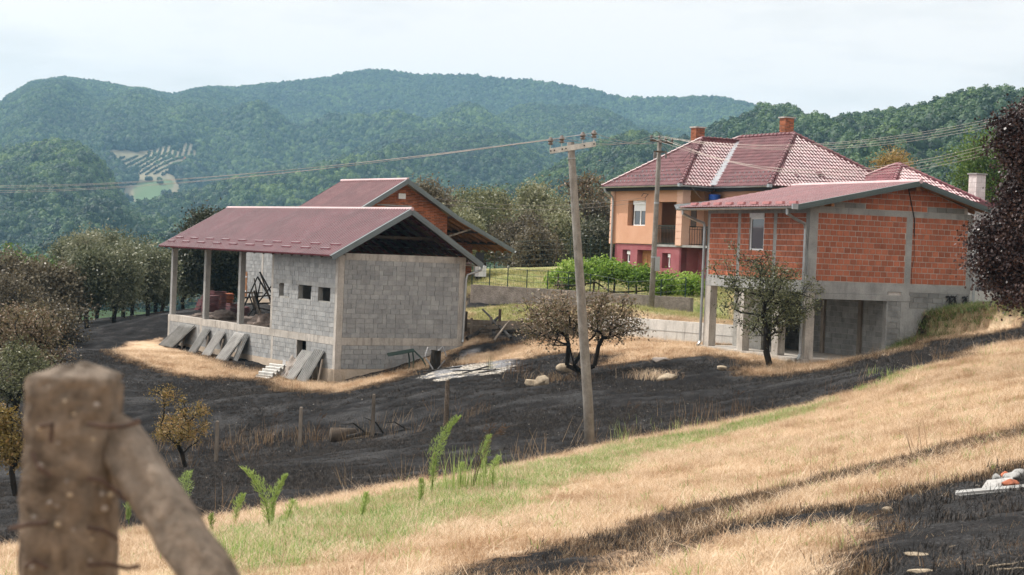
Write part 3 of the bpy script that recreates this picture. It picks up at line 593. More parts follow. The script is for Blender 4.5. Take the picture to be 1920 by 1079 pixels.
def window(rt,F,u0,u1,z0,z1,rec=.1,mull=True,shut=0,pane='pane',fw=.055):
    """white framed window set back by rec in a face"""
    wz=z1-shut; fr=MB()
    for a,b,c,d in ((u0,u1,z0,z0+fw),(u0,u1,wz-fw,wz),(u0,u0+fw,z0+fw,wz-fw),(u1-fw,u1,z0+fw,wz-fw)): prism(fr,[(a,c),(b,c),(b,d),(a,d)],F,-rec-.05,-rec+.012)
    m_=(u0+u1)/2
    if mull: prism(fr,[(m_-.05,z0+fw),(m_+.05,z0+fw),(m_+.05,wz-fw),(m_-.05,wz-fw)],F,-rec-.045,-rec+.01)
    w=part('window',fr,'white',rt)
    part('pane',prism(MB(),[(u0+fw-.01,z0+fw-.01),(u1-fw+.01,z0+fw-.01),(u1-fw+.01,wz-fw+.01),(u0+fw-.01,wz-fw+.01)],F,-rec-.04,-rec-.02),pane,w)
    if shut:
        b=MB(); k=6
        prism(b,[(u0-.02,wz),(u1+.02,wz),(u1+.02,z1),(u0-.02,z1)],F,-rec-.06,-rec+.07); part('shutter_box',b,'white',w)
    return w
def boxpart(rt,name,b,mat,label=None,par=None): return part(name,MB().box(*b),mat,par or rt,label)

# ------------------------------------------------------------------ grey block shed (left)
barn=root('block_shed','unfinished grey block shed with a maroon ribbed roof and open bay beside the burnt slope','shed',(BC[0],BC[1],-5.7),BY)
bz=-6.4
holesL=[(4.51,5.58,-2.45,-1.9),(2.42,3.66,-2.49,-1.9),(.63,1.76,-2.49,-1.92)]; door=[(2.70,3.61,-5.3,-4.25)]
w=MB()
for r_ in wall_rects(.2,6.28,-3.92,-.62,holesL): w.box(.02,.22,r_[0],r_[1],r_[2],r_[3])
for r_ in wall_rects(.2,18.3,-5.23,-4.23,door): w.box(.02,.26,r_[0],r_[1],r_[2],r_[3])
w.box(.28,6,.02,.22,-5.2,-4.23).box(.28,6,.02,.22,-3.92,-.74)
w.box(5.8,6,.22,6.28,-3.92,-.7).box(1.35,5.8,6.1,6.28,-3.92,-.7)
part('wall_core',w,'mortar',barn)
p_=MB(); 
for a,b in ((.0,2.7),(3.61,18.3)): p_.box(-.03,.3,a,b,bz,-5.23)
p_.box(-.03,.3,2.7,3.61,bz,-5.3).box(-.03,6.02,-.03,.3,bz,-5.21); part('plinth',p_,'plinth',barn)
b_=MB().box(-.012,.3,-.012,6.3,-4.23,-3.92).box(-.012,.32,6.3,18.32,-4.235,-3.925).box(.3,6.01,-.012,.3,-4.23,-3.92).box(5.7,6.01,.3,18.3,-4.23,-3.92); part('ring_beam',b_,'concrete',barn)
part('top_beam',MB().box(0.29,6.01,-.01,.24,-.74,-.47),'concrete',barn)
for (x0,x1,y0,y1,z0,z1) in ((-.008,.28,-.008,.2,-3.92,-.55),(-.01,.28,-.01,.2,-6.3,-4.23),(5.72,6.006,-.006,.2,-3.92,-.74),(-.006,.2,6.2,6.4,-3.92,-.62),(-.008,.22,6.0,6.22,-5.23,-4.23),(-.009,.22,14.0,14.24,-5.23,-4.23),(-.009,.22,18.1,18.31,-5.23,-4.23),(-.009,.22,9.8,10.02,-5.23,-4.23)): boxpart(barn,'corner_pillar' if y0<1 else 'pillar',(x0,x1,y0,y1,z0,z1),'concrete')
for y in (18.07,13.9,9.86): boxpart(barn,'column',(.0,.24,y-.12,y+.12,-3.93,-.66),'concrete_grey'); boxpart(barn,'column',(5.74,5.98,y-.12,y+.12,-3.93,-.74),'concrete_grey')
for h in holesL: boxpart(barn,'lintel',(-.004,.215,h[0]-.22,h[1]+.22,h[3]+.0,h[3]+.19),'concrete_grey')
lint=[(h[0]-.22,h[1]+.22,h[3],h[3]+.19) for h in holesL]
cf=lay(.285,5.715,-3.92,-.745,.41,.1985,.013,seed=1,half=.22); cf2=lay(.285,6.0,-5.2,-4.235,.41,.1985,.013,seed=2,half=.2,clips=[(-.27,-1,4.62+.5)])
bricks(barn,'concrete_block',cf+cf2,fx,'block',th=.1,limit=272)
cl_=lay(.2,6.2,-3.92,-.63,.41,.1985,.012,holesL+lint,seed=3,half=.45); cl2=lay(.2,6.0,-5.23,-4.235,.41,.1985,.012,door,seed=4,half=.45)+lay(6.22,9.8,-5.23,-4.235,.41,.1985,.012,seed=5,half=.5)+lay(10.02,14,-5.23,-4.235,.41,.1985,.012,seed=6,half=.6)+lay(14.24,18.1,-5.23,-4.235,.41,.1985,.012,seed=7,half=.6)
bricks(barn,'concrete_block',cl_+cl2,fy,'block',th=.1,limit=28)
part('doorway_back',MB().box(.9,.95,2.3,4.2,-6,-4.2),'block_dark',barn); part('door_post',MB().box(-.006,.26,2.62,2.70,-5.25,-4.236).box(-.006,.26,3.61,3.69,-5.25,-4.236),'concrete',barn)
part('floor',MB().box(.27,5.78,.25,18.3,-4.2,-3.96),'earth',barn)
boxpart(barn,'eave_beam',(.02,.2,6.4,18.5,-.66,-.52),'wood_dark'); boxpart(barn,'eave_beam',(5.78,5.96,.3,18.5,-.74,-.6),'wood_dark'); boxpart(barn,'ridge_beam',(2.92,3.08,-.3,18.4,1.16,1.34),'wood_dark')
# roof
def slope_roof(rt,xl,zl,xr,zr,y0,y1,mat,pw,period,amp,name='roof_sheet',steps_=None,flip=1,lift=0):
    """xl,zl ridge end; xr,zr eave end"""
    v=np.array([xr-xl,0,zr-zl]); n=np.array([-(zr-zl),0,xr-xl])*(1 if xr>xl else -1); n/=np.linalg.norm(n); y=y0
    while y<y1-.01:
        e=min(y+pw,y1); mb=corr((xl,y,zl),(0,1,0),e-y,v,n,period,amp,steps_=steps_)
        k=len(mb.v); m_=[tuple(np.array(q)-n*.004) for q in mb.v]   # underside
        mb.add(m_,[f[::-1] for f in mb.f[:]]); part(name,mb,mat,rt); y=e
RZ=1.42
slope_roof(barn,3.0,RZ,-.6,-.62,-.55,18.45,'red_sheet',.96,.24,.075)
slope_roof(barn,3.0,RZ,6.5,-.72,-.55,18.45,'red_sheet',.96,.24,.075)
for y in np.arange(-.3,18.4,.95):
    for xe,ze in ((-.5,-.62),(6.4,-.74)): part('rafter',MB().beam((3.0,y,RZ-.09),(xe,y,ze-.02),.07,.12),'wood_dark',barn)
for k in range(9):
    t=(k+.5)/9
    for xe,ze in ((-.55,-.62),(6.45,-.72)):
        x,z=3+(xe-3)*t,RZ+(ze-RZ)*t; part('batten',MB().box(x-.03,x+.03,-.5,18.4,z-.045,z-.01),'wood_dark' if k%3 else 'wood_grey',barn)
part('collar_tie',MB().beam((.9,.6,.25),(5.1,.6,.25),.05,.12),'wood_dark',barn)
def verge(rt,a,b,mat='trim',w=.17,yo=-.57,back=.16):
    a,b=np.array(a,float),np.array(b,float); d=(b-a)/np.linalg.norm(b-a); up=np.array([-d[2],0,d[0]]); up*=1 if up[2]>0 else -1
    mb=MB(); o=a-up*w; mb.obox((o[0],yo,o[2]),b-a,(0,-.018,0),up*(w+.05)); mb.obox((a+up*.034)[[0]].tolist()+[yo-.019,(a+up*.034)[2]],b-a,(0,back,0),up*.016)
    o2=a-up*w*.55; mb.obox((o2[0],yo-.03,o2[2]),b-a,(0,.013,0),up*.03)
    part('verge_trim',mb,mat,rt)
verge(barn,(3,0,RZ),(-.62,0,-.63)); verge(barn,(3,0,RZ),(6.55,0,-.75))
part('ridge_cap',MB().tube([(3,-.6,RZ+.03),(3,18.5,RZ+.03)],.075,8),'ridge_pale',barn)
for r_,(t0) in enumerate((.80,.89)):
    x=3-3.6*t0; z=RZ-2.04*t0+.05
    for k in range(10):
        y=.15+k*1.88+(.25 if r_ else 0); part('snow_guard',MB().tube([(x,y,z+.035),(x,y+.85,z+.035)],.045,6).box(x-.06,x+.03,y+.1,y+.16,z-.02,z+.06).box(x-.06,x+.03,y+.7,y+.76,z-.02,z+.06),'red_sheet',barn)
gutter(barn,(6.56,-.55,-.76),(6.56,18.4,-.76),.075,out=(1,0,0))
pipe(barn,[(6.6,-.35,-.84),(6.58,-.35,-.98),(6.3,-.2,-1.1),(6.08,-.08,-1.2),(6.02,-.07,-1.4),(5.97,-.07,-3.95),(5.9,-.16,-4.08)],.05)

# ------------------------------------------------------------------ red brick house under construction (right)
HZ=-3.56
hs=root('brick_house','unfinished two storey house of orange hollow bricks on grey concrete columns','house',(HC[0],HC[1],HZ),HY)
Wd,Ld=6.85,7.5
part('slab',MB().box(-.12,3.3,-.1,7.75,-4.2,-3.46),'concrete',hs)
for (x0,x1,y0,y1,z0,z1) in ((0,.34,0,.28,-3.47,-1.12),(0,.3,1.85,2.3,-3.47,-1.12),(0,.3,4.42,4.85,-3.47,-1.12),(0,.3,7.05,7.5,-3.47,-1.12)): boxpart(hs,'column',(x0,x1,y0,y1,z0,z1),'concrete')
for (x0,x1,y0,y1) in ((0,.32,0,.26),(0,.2,2.26,2.48),(0,.2,4.9,5.11),(0,.2,7.3,7.5),(4.0,4.25,0,.2),(6.65,6.85,0,.2)): boxpart(hs,'column',(x0,x1,y0,y1,-.71,1.69),'concrete_grey')
part('floor_beam',MB().box(-.01,3.32,-.01,7.51,-1.12,-.71).box(3.32,6.86,-.01,7.51,-1.0,-.71),'concrete_grey',hs)
part('ring_beam',MB().box(-.008,6.86,-.008,.25,1.69,1.89).box(-.008,.25,.25,7.51,1.67,1.87).box(6.6,6.86,.25,7.5,1.69,1.89),'concrete_grey',hs)
win=[(3.16,4.22,.3,1.67)]
w=MB()
for r_ in wall_rects(.26,7.3,-.71,1.67,win): w.box(.006,.22,r_[0],r_[1],r_[2],r_[3])
w.box(.32,6.65,.006,.22,-.71,1.69).box(6.63,6.83,.22,7.4,-.71,1.69).box(.22,6.63,7.2,7.4,-.71,1.69)
prism(w,[(.3,1.89),(6.6,1.89),(6.6,2.1),(4.3,2.86),(.6,2.06)],fx,-.2,-.006)
w.box(3.36,6.84,.02,.22,-3.6,-1.0)
part('wall_core',w,'mortar_pale',hs)
cf=lay(.325,3.995,-.7,1.69,.26,.2,.024,seed=11)+lay(4.255,6.645,-.7,1.69,.26,.2,.024,seed=12)
bricks(hs,'hollow_brick',cf,fx,'brick_or',limit=260,th=.05,proud=.004)
gcl=[(-.225,1,1.90),(.32,1,4.19)]
gt=lay(.45,6.6,2.09,2.9,.26,.2,.024,clips=gcl,seed=13)+lay(2.25,4.85,1.895,2.09,.26,.2,.024,seed=14)
bricks(hs,'hollow_brick',gt,fx,'brick_or',limit=40,th=.05)
cl_=[]
for a,b in ((.265,2.255),(2.485,4.895),(5.115,7.295)): cl_+=lay(a,b,-.7,1.67,.26,.2,.024,win,seed=int(a*9)+15)
bricks(hs,'hollow_brick',cl_,fy,'brick_or',limit=0,th=.05)
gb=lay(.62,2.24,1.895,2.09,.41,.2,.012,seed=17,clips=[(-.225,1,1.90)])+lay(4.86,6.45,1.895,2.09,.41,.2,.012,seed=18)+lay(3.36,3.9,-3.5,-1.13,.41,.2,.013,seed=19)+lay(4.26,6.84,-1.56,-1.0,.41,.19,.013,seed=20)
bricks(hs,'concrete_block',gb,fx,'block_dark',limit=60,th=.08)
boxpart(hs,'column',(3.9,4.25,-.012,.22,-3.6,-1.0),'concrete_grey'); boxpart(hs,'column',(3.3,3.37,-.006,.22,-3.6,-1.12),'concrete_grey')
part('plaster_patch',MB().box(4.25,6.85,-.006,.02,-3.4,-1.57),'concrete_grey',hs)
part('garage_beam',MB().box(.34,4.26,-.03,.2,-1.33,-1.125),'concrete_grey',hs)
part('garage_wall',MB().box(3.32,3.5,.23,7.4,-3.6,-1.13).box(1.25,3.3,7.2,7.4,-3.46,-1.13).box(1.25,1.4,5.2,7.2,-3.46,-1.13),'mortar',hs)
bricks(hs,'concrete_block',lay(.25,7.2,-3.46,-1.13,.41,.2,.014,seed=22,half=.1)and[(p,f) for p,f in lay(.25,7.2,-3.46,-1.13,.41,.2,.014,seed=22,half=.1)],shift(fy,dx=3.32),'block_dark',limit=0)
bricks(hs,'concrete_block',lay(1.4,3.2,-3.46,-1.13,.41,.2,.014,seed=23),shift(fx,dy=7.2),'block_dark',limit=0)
for y in (1.5,4.0): boxpart(hs,'pilaster',(3.22,3.315,y,y+.2,-3.46,-1.13),'wood_grey',label='brown concrete pilaster of the garage wall')
# window of the left face
wd=window(hs,fy,3.18,4.20,.3,1.67,rec=.04,mull=False,shut=.17,pane='pane'); 
# roof of this house: shallow metal tiles
rx,rz=4.08,2.93
slope_roof(hs,rx,rz,-1.0,1.86,-.62,8.05,'red_sheet2',1.1,.19,.028,steps_=.35)
slope_roof(hs,rx,rz,7.35,2.06,-.62,8.05,'red_sheet2',1.1,.19,.028,steps_=.35)
for y in np.arange(-.4,8,.9):
    part('rafter',MB().beam((rx,y,rz-.1),(-.9,y,1.80),.08,.12),'wood',hs); part('rafter',MB().beam((rx,y,rz-.1),(7.25,y,1.99),.08,.12),'wood',hs)
part('soffit_board',MB().obox((rx,-.53,rz-.04),(7.25-rx,0,1.99-rz+.03),(0,.5,0),(0,0,-.02)),'wood',hs)
verge(hs,(rx,0,rz),(-1.0,0,1.84),'trim_green',.14,-.63); verge(hs,(rx,0,rz),(7.38,0,2.03),'trim_green',.14,-.63)
part('ridge_cap',MB().tube([(rx,-.66,rz+.03),(rx,8.1,rz+.03)],.08,8),'ridge_pale',hs)
part('purlin',MB().box(rx-.08,rx+.08,-.5,7.9,rz-.3,rz-.14),'wood',hs); part('purlin',MB().box(.55,.67,-.45,.1,1.92,2.02),'wood',hs)
gutter(hs,(-1.06,-.7,1.83),(-1.06,8.0,1.80),.075)
part('gutter_end',MB().box(-1.16,-.94,-.72,-.66,1.74,1.93),'galv',hs); part('gutter_end',MB().add([(-1.15,7.98,1.75),(-.95,7.98,1.75),(-.95,8.2,1.95),(-1.15,8.2,1.95)],[(0,1,2,3),(3,2,1,0)]),'galv',hs)
pipe(hs,[(-1.06,7.6,1.78),(-1.06,7.6,1.6),(-.6,7.6,1.42),(-.14,7.58,1.28),(-.09,7.56,1.1),(-.09,7.56,-3.3),(-.16,7.52,-3.42),(-.26,7.48,-3.47)],.055)
pipe(hs,[(-1.06,-.2,1.78),(-1.06,-.2,1.6),(-.6,.0,1.42),(-.16,.1,1.28),(-.1,.12,1.1),(-.1,.12,-3.3),(-.18,.08,-3.42),(-.3,.02,-3.5)],.055)
pipe(hs,[(6.98,-.1,1.95),(6.93,-.1,1.7),(6.93,-.1,-1.28),(6.93,-.16,-1.4)],.05)
for r_ in range(2):
    for k in range(9):
        y=-.35+k*.92+(.42 if r_ else 0); t0=.045+.05*r_; x=-1+5.08*t0; z=1.86+1.07*t0+.04
        part('snow_guard',MB().box(x-.05,x+.05,y,y+.46,z,z+.055),'guard_pink',hs)
part('cable',MB().tube([(3.98,-.02,2.75),(4.3,-.03,1.6),(4.32,-.03,1.0)],.02,5).tube([(4.32,-.03,1.0),(4.36,-.03,.3),(4.27,-.03,-.2),(4.3,-.03,-.7)],.008,5),'black',hs)
for x,wd_ in ((5.9,.07),(6.12,.07),(6.6,.06)):
    part('pipe_stub',MB().tube([(x-.1,-.03,-1.12),(x-.02,-.08,-1.1),(x+.05,-.08,-1.16),(x+.04,-.06,-1.5)],.035,6).tube([(x-.1,-.05,-1.3),(x+.12,-.05,-1.06)],.018,5).tube([(x+.04,-.07,-1.14),(x+.16,-.06,-1.48)],.028,5),'black',hs)
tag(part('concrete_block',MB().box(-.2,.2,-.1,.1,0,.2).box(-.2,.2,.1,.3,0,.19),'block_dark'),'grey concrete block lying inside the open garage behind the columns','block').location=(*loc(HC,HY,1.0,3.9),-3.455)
hb=MB()
for k in range(4): 
    hb.box(-.13,.13,-.125+k*.065,-.11+k*.065,0,.24)
hb.box(-.13,-.115,-.125,.125,0,.24).box(.115,.13,-.125,.125,0,.24).box(-.13,.13,-.125,.125,0,.012).box(-.13,.13,-.125,.125,.11,.122).box(-.13,.13,-.125,.125,.228,.24).box(-.12,.12,.11,.125,0,.24)
o=tag(part('hollow_brick',hb,'brick_or'),'single orange hollow brick standing on the straw by the pale concrete wall','brick'); q=gpt(1287,641); o.location=q; o.rotation_euler=(0,0,.5); o.scale=(1.2,1.2,1.2)
o=tag(part('plank',MB().box(-1,1,-.07,.07,0,.03),'wood_grey'),'pale plank lying on the straw beside the orange brick','plank'); q=gpt(1262,644); o.location=(q[0],q[1],q[2]+.02); o.rotation_euler=(0,.0,-.35)
# ------------------------------------------------------------------ tiled roofs
def tile_face(rt,poly,u,v,name='roof_tiles',mat='tile',tw=.21,te=.34):
    """poly: corners of a roof face (3d); u along the eave, v up the slope; tiles laid course by course"""
    P=[np.array(p,float) for p in poly]; o=P[0]; u=np.array(u,float); u/=np.linalg.norm(u); v=np.array(v,float); v/=np.linalg.norm(v); n=np.cross(u,v); n*=1 if n[2]>0 else -1
    q=[((p-o)@u,(p-o)@v) for p in P]; V=[];F=[]; um=[a for a,_ in q]; vm=[b for _,b in q]; rg=random.Random(5)
    def rng_at(y):
        xs=[]
        for i in range(len(q)):
            (a,b),(c,d)=q[i],q[(i+1)%len(q)]
            if (b>y)!=(d>y): xs.append(a+(c-a)*(y-b)/(d-b))
        return (min(xs),max(xs)) if len(xs)>1 else None
    y=min(vm); 
    while y<max(vm)-.05:
        r_=rng_at(y+.12)
        if r_:
            x=math.floor(r_[0]/tw)*tw
            while x<r_[1]:
                a,b=max(x,r_[0]),min(x+tw,r_[1])
                if b-a>.03:
                    k=(b-a)/tw; j=rg.uniform(-.006,.006); prof=[(0,0),(.52,-.006),(.66,.028),(.86,.034),(1,.004)]; b0=len(V)
                    for vv,l in ((y-.02,.034+j),(y+te,.002)):
                        for s_,h in prof: V.append(o+u*(a+s_*k*tw)+v*vv+n*(h+l))
                    for s_,h in prof: V.append(o+u*(a+s_*k*tw)+v*(y-.018)+n*(h-.004))
                    for i in range(4): F.append((b0+i,b0+i+1,b0+6+i,b0+5+i)); F.append((b0+10+i,b0+11+i,b0+1+i,b0+i))
                x+=tw
        y+=te
    mb=MB(); mb.v=[tuple(p) for p in V]; mb.f=F; part(name,mb,mat,rt,kind='stuff')
    b=MB(); m_=len(P); b.add([tuple(p-n*.015) for p in P]+[tuple(p-n*.07) for p in P],[tuple(range(m_)),tuple(range(m_,2*m_))[::-1]]+[(i,(i+1)%m_,m_+(i+1)%m_,m_+i) for i in range(m_)]); part('roof_deck',b,'wood_dark',rt)
def ridge_tiles(rt,p,q,r=.11,step=.36,mat='tile'):
    p,q=np.array(p,float),np.array(q,float); L=np.linalg.norm(q-p); d=(q-p)/L; n=int(L/step); mb=MB()
    for i in range(n):
        a=p+d*i*L/n; b=p+d*((i+1.08)*L/n); mb.tube([a,b],[r*1.0,r*.82],8); mb.tube([a-d*.01,a+d*.05],[r*1.16,r*1.16],8)
    part('ridge_tiles',mb,mat,rt,kind='stuff')
def hip_roof(rt,x0,x1,y0,y1,ze,zr,faces,axis='y',mat='tile',tw=.21):
    w,l=(x1-x0),(y1-y0); 
    if axis=='y': h=w/2; A=((x0+x1)/2,y0+h,zr); B=((x0+x1)/2,y1-h,zr)
    c=[(x0,y0,ze),(x1,y0,ze),(x1,y1,ze),(x0,y1,ze)]
    if 'l' in faces: tile_face(rt,[c[0],c[3],B,A],(0,1,0),np.subtract(A,(x0,A[1],ze)),mat=mat,tw=tw)
    if 'r' in faces: tile_face(rt,[c[1],c[2],B,A],(0,1,0),np.subtract(A,(x1,A[1],ze)),mat=mat,tw=tw)
    if 'f' in faces: tile_face(rt,[c[0],c[1],A],(1,0,0),np.subtract(A,(A[0],y0,ze)),mat=mat,tw=tw)
    if 'b' in faces: tile_face(rt,[c[3],c[2],B],(1,0,0),np.subtract(B,(B[0],y1,ze)),mat=mat,tw=tw)
    up=np.array([0,0,.04])
    for s_,t_ in ((c[0],A),(c[1],A),(c[2],B),(c[3],B)): ridge_tiles(rt,np.array(s_)+up,np.array(t_)+up,mat=mat)
    if abs(A[1]-B[1])>.3: ridge_tiles(rt,np.array(A)+up,np.array(B)+up,mat=mat)
    return A,B
def chimney(rt,x,y,z0,z1,w,mat='brick_old',bw=.25,bh=.075,cap='concrete'):
    c_=part('chimney',MB().box(x-w/2+.01,x+w/2-.01,y-w/2+.01,y+w/2-.01,z0,z1),'mortar_pale' if mat!='brick_old' else 'mortar',rt)
    nm='brick'; mb=MB()
    for F,a0 in ((shift(fx,dy=y-w/2),x-w/2),(shift(fy,dx=x-w/2),y-w/2)):
        for p,_ in lay(a0,a0+w,z0,z1,bw,bh,.014,seed=int(x*7)): prism(mb,p,F,-.03,.0)
    for p,_ in lay(x-w/2,x+w/2,z0,z1,bw,bh,.014,seed=3): prism(mb,p,lambda u,d,z:(u,y+w/2+d,z),-.03,0)
    for p,_ in lay(y-w/2,y+w/2,z0,z1,bw,bh,.014,seed=4): prism(mb,p,lambda u,d,z:(x+w/2+d,u,z),-.03,0)
    b=part(nm,mb,mat,c_,kind='stuff'); part('cap',MB().box(x-w/2-.06,x+w/2+.06,y-w/2-.06,y+w/2+.06,z1,z1+.07),cap,c_)
# ------------------------------------------------------------------ orange villa
OC=at(1277,460,93); oc=(OC[0],OC[1]); OY=.46; G0=-1.5
oh=root('villa','orange and maroon rendered villa under a glazed maroon tile roof','house',(oc[0],oc[1],G0),OY)
# wing: x 0..2 (then the main body), y 0..7.15 ; main: x 2..10, y -5.1..8
zb=.53; ze=3.62
wh=[(3.75,5.65,1.5,2.86),(.62,2.55,.53,2.77)]
w=MB()
for r_ in wall_rects(.0,7.1,zb,3.5,wh): w.box(0,.3,r_[0],r_[1],r_[2],r_[3])
w.box(.3,1.98,6.9,7.1,zb,3.5).box(2.0,2.2,-5.1,7.1,zb,3.5)
w.box(1.5,1.9,.3,6.8,zb,3.5)
part('upper_wall',w,'orange',oh)
mh=[(5.3,6.15,-.55,.18),(3.0,4.55,-1.5,.2),(1.1,1.95,-.72,.08)]
w=MB()
for r_ in wall_rects(.05,7.0,G0-1,zb-.03,mh): w.box(.06,.4,r_[0],r_[1],r_[2],r_[3])
w.box(.4,.5,.1,6.9,G0,zb-.03).box(.06,2.3,.05,.25,G0-1,zb-.04).box(1.1,1.3,-2.6,.04,G0-1,.35).box(1.3,2.0,-2.6,-2.4,G0-1,.35).box(2.2,2.4,-5.1,.0,G0-1,zb)
part('lower_wall',w,'maroon',oh)
part('door',MB().box(.36,.41,3.6,4.5,-1.5,.18).box(.33,.36,3.9,4.2,-1.3,-.1),'wood',oh,label='brown basement door')
window(oh,fy,3.78,5.2,1.5,2.86,rec=.15,shut=.22); 
part('shutter',MB().box(.13,.17,3.84,5.14,2.3,2.64),'white',oh,label='half lowered white shutter'); 
for a,b,c,d in ((5.3,5.75,-.5,.12),(1.1,1.45,-.66,.04)): window(oh,shift(fy,.06),a,b,c,d,rec=.14,mull=False,shut=.17)
part('curtain',MB().box(.285,.29,4.0,4.4,1.6,2.3).box(.285,.29,4.55,5.1,1.6,2.3),'curtain',oh)
# quoins
for x0,x1,y0,y1 in ((-.06,.3,7.1,7.5),(-.06,.42,-.06,.5)):
    z=zb-.05; 
    while z<3.45: 
        mb=MB().box(x0,x1,y0,y1,z+.02,min(z+.33,3.5)); part('quoin',mb,'peach',oh); z+=.37
    part('quoin_core',MB().box(x0+.02,x1-.02,y0+.02,y1-.02,zb-.05,3.5),'peach',oh)
# balcony with railing
part('balcony_floor',MB().box(.0,1.99,-2.6,2.6,zb-.12,zb),'concrete_grey',oh)
rm=MB(); 
def railing(p,q,z0,z1,seed=0):
    p,q=np.array(p,float),np.array(q,float); n=int(np.linalg.norm(q-p)/.14); mb=MB(); dz=np.array([0,0,1.])
    mb.beam(p+dz*z1,q+dz*z1,.05,.04).beam(p+dz*(z0+.06),q+dz*(z0+.06),.04,.03).beam(p+dz*(z1-.14),q+dz*(z1-.14),.03,.02)
    for i in range(n+1):
        a=p+(q-p)*i/n; mb.tube([a+dz*z0,a+dz*(z0+(z1-z0)*.35)+[.03,0.03,0],a+dz*(z0+(z1-z0)*.65)-[.03,.03,0],a+dz*(z1-.02)],.015,4)
    part('railing',mb,'green_metal',oh)
railing((.04,.5,0),(.04,2.55,0),zb,zb+.98); railing((.5,.02,0),(1.9,.02,0),zb,zb+.98); railing((1.14,-.1,0),(1.14,-1.0,0),zb,zb+.98); 
railing((1.0,-.9,-.0),(1.0,-2.7,-1.2),zb,zb+.98)
st_=MB()
for k in range(6): st_.box(1.02,2.0,-1.0-.3*(k+1),-1.0-.3*k,G0-.5,zb-.17*(k+1))
part('stairs',st_,'concrete_grey',oh)
part('inner_window',MB().box(1.46,1.5,1.0,1.5,1.5,2.4),'porcelain',oh)
part('balcony_door',MB().box(1.95,2.0,-1.6,-.5,zb,2.9).box(1.9,1.95,-1.1,-1.02,zb,2.9),'white',oh); part('door_glass',MB().box(1.93,1.948,-1.5,-1.15,zb+.2,2.7),'pane',oh)
part('awning',corr((2.1,.3,2.95),(0,-1,0),3.4,(-2.3,0,-.32),(-.14,0,1),.12,.02),'fibro',oh,label='small corrugated canopy over the stair')
aw=MB()
for k in range(24): y=.3-.14*k; prism(aw,[(y,2.63),(y-.13,2.63),(y-.065,2.44)],shift(fy,-.22),-.01,.01)
part('awning_fringe',aw,'galv',oh)
part('fascia',MB().box(-.34,-.28,-.5,7.6,3.36,3.56).box(-.3,1.5,-.5,-.44,3.36,3.56).box(1.6,1.66,-5.6,-.5,3.36,3.56).box(-.28,2.0,-.44,7.5,3.5,3.56).box(1.66,10.5,-5.55,8,3.5,3.57),'black',oh)  # boards under the eaves, blackened to carry the eave shadow
# roofs
mr=dict(x0=1.5,x1=10.5,y0=-5.6,y1=8.6)
A,B=hip_roof(oh,mr['x0'],mr['x1'],mr['y0'],mr['y1'],ze,6.6,'lfrb')
# wing roof: apex and ridge running into the main slope
ay=3.6; az=6.35; axx=3.25
cw=[(-.5,-.5,ze),(-.5,7.7,ze),(axx,ay,az)]; tile_face(oh,cw,(0,1,0),(axx+.5,0,az-ze))
k_=(az-ze)/(ay+.5); xr=mr['x0']+(az-ze)*(6.0-1.5)/(6.6-ze)
tile_face(oh,[(-.5,-.5,ze),(1.5,-.5,ze),(xr,ay,az),(axx,ay,az)],(1,0,0),(0,ay+.5,az-ze)); tile_face(oh,[(-.5,7.7,ze),(1.5,7.7,ze),(xr,ay,az),(axx,ay,az)],(1,0,0),(0,-(ay+.5),az-ze))
for p,q in (((-.5,-.5,ze),(axx,ay,az)),((-.5,7.7,ze),(axx,ay,az)),((axx,ay,az),(xr,ay,az))): ridge_tiles(oh,np.add(p,(0,0,.04)),np.add(q,(0,0,.04)))
vn=np.array([xr-1.5,ay+.5,az-ze]); part('valley',MB().beam(np.array((1.42,-.55,ze+.07)),np.array((xr-.1,ay,az+.04)),.42,.015),'flash',oh)
chimney(oh,3.6,4.6,5.6,7.0,.55); chimney(oh,6.6,.5,6.2,7.55,.55)
gutter(oh,(-.56,-.6,ze-.02),(-.56,7.8,ze-.02),.07); gutter(oh,(-.5,-.56,ze-.02),(1.4,-.56,ze-.02),.07,out=(0,-1,0)); gutter(oh,(1.44,-5.7,ze-.02),(1.44,-.5,ze-.02),.07)
part('gutter_corner',MB().box(-.66,-.46,-.66,-.46,ze-.1,ze+.06),'galv',oh); part('gutter_corner',MB().box(1.34,1.54,-5.78,-5.6,ze-.1,ze+.06),'galv',oh)
pipe(oh,[(-.56,7.4,ze-.1),(-.5,7.3,ze-.3),(-.2,7.15,ze-.5),(-.12,7.1,ze-.75),(-.12,7.1,G0)],.06)
sg=MB()
for r_ in range(3):
    for k in range(17): 
        y=.35+.42*k-.1*r_; 
        if .4*r_+.2<y+.0<7.2-.8*r_: t=.09+.1*r_; sg.box(-.5+3.75*t-.03,-.5+3.75*t+.03,y,y+.05,ze+2.73*t+.03,ze+2.73*t+.11)
    for k in range(11):
        y=-5.0+.43*k+.6*r_*.5; t=.07+.08*r_; 
        if y<-.9: sg.box(1.5+4.5*t-.03,1.5+4.5*t+.03,y,y+.05,ze+2.98*t+.03,ze+2.98*t+.11)
part('snow_hook',sg,'galv',oh,kind='stuff')
for a,b,r_ in ((4.6,.30,.3),(6.2,.22,-.2)): pass
cr=np.array([3.6,-5.6,ze]);
for fxx,t,ang in ((3.6,.16,.5),(5.0,.22,-.3)):
    c0=np.array([fxx,-5.6+5.2*t*.86,ze+2.98*t+.03]); part('loose_tile',MB().obox(c0,(.3,.05+ang*.3,.1),(-.1*ang,.22,.16),(0,-.02,.03)),'tile',oh)
tag(part('water_drum',MB().tube([(0,0,0),(0,0,.28)],.3,14),'cord'),'blue tub standing on the canopy of the orange villa','tub').location=(*loc(oc,OY,1.6,-.5),2.93)
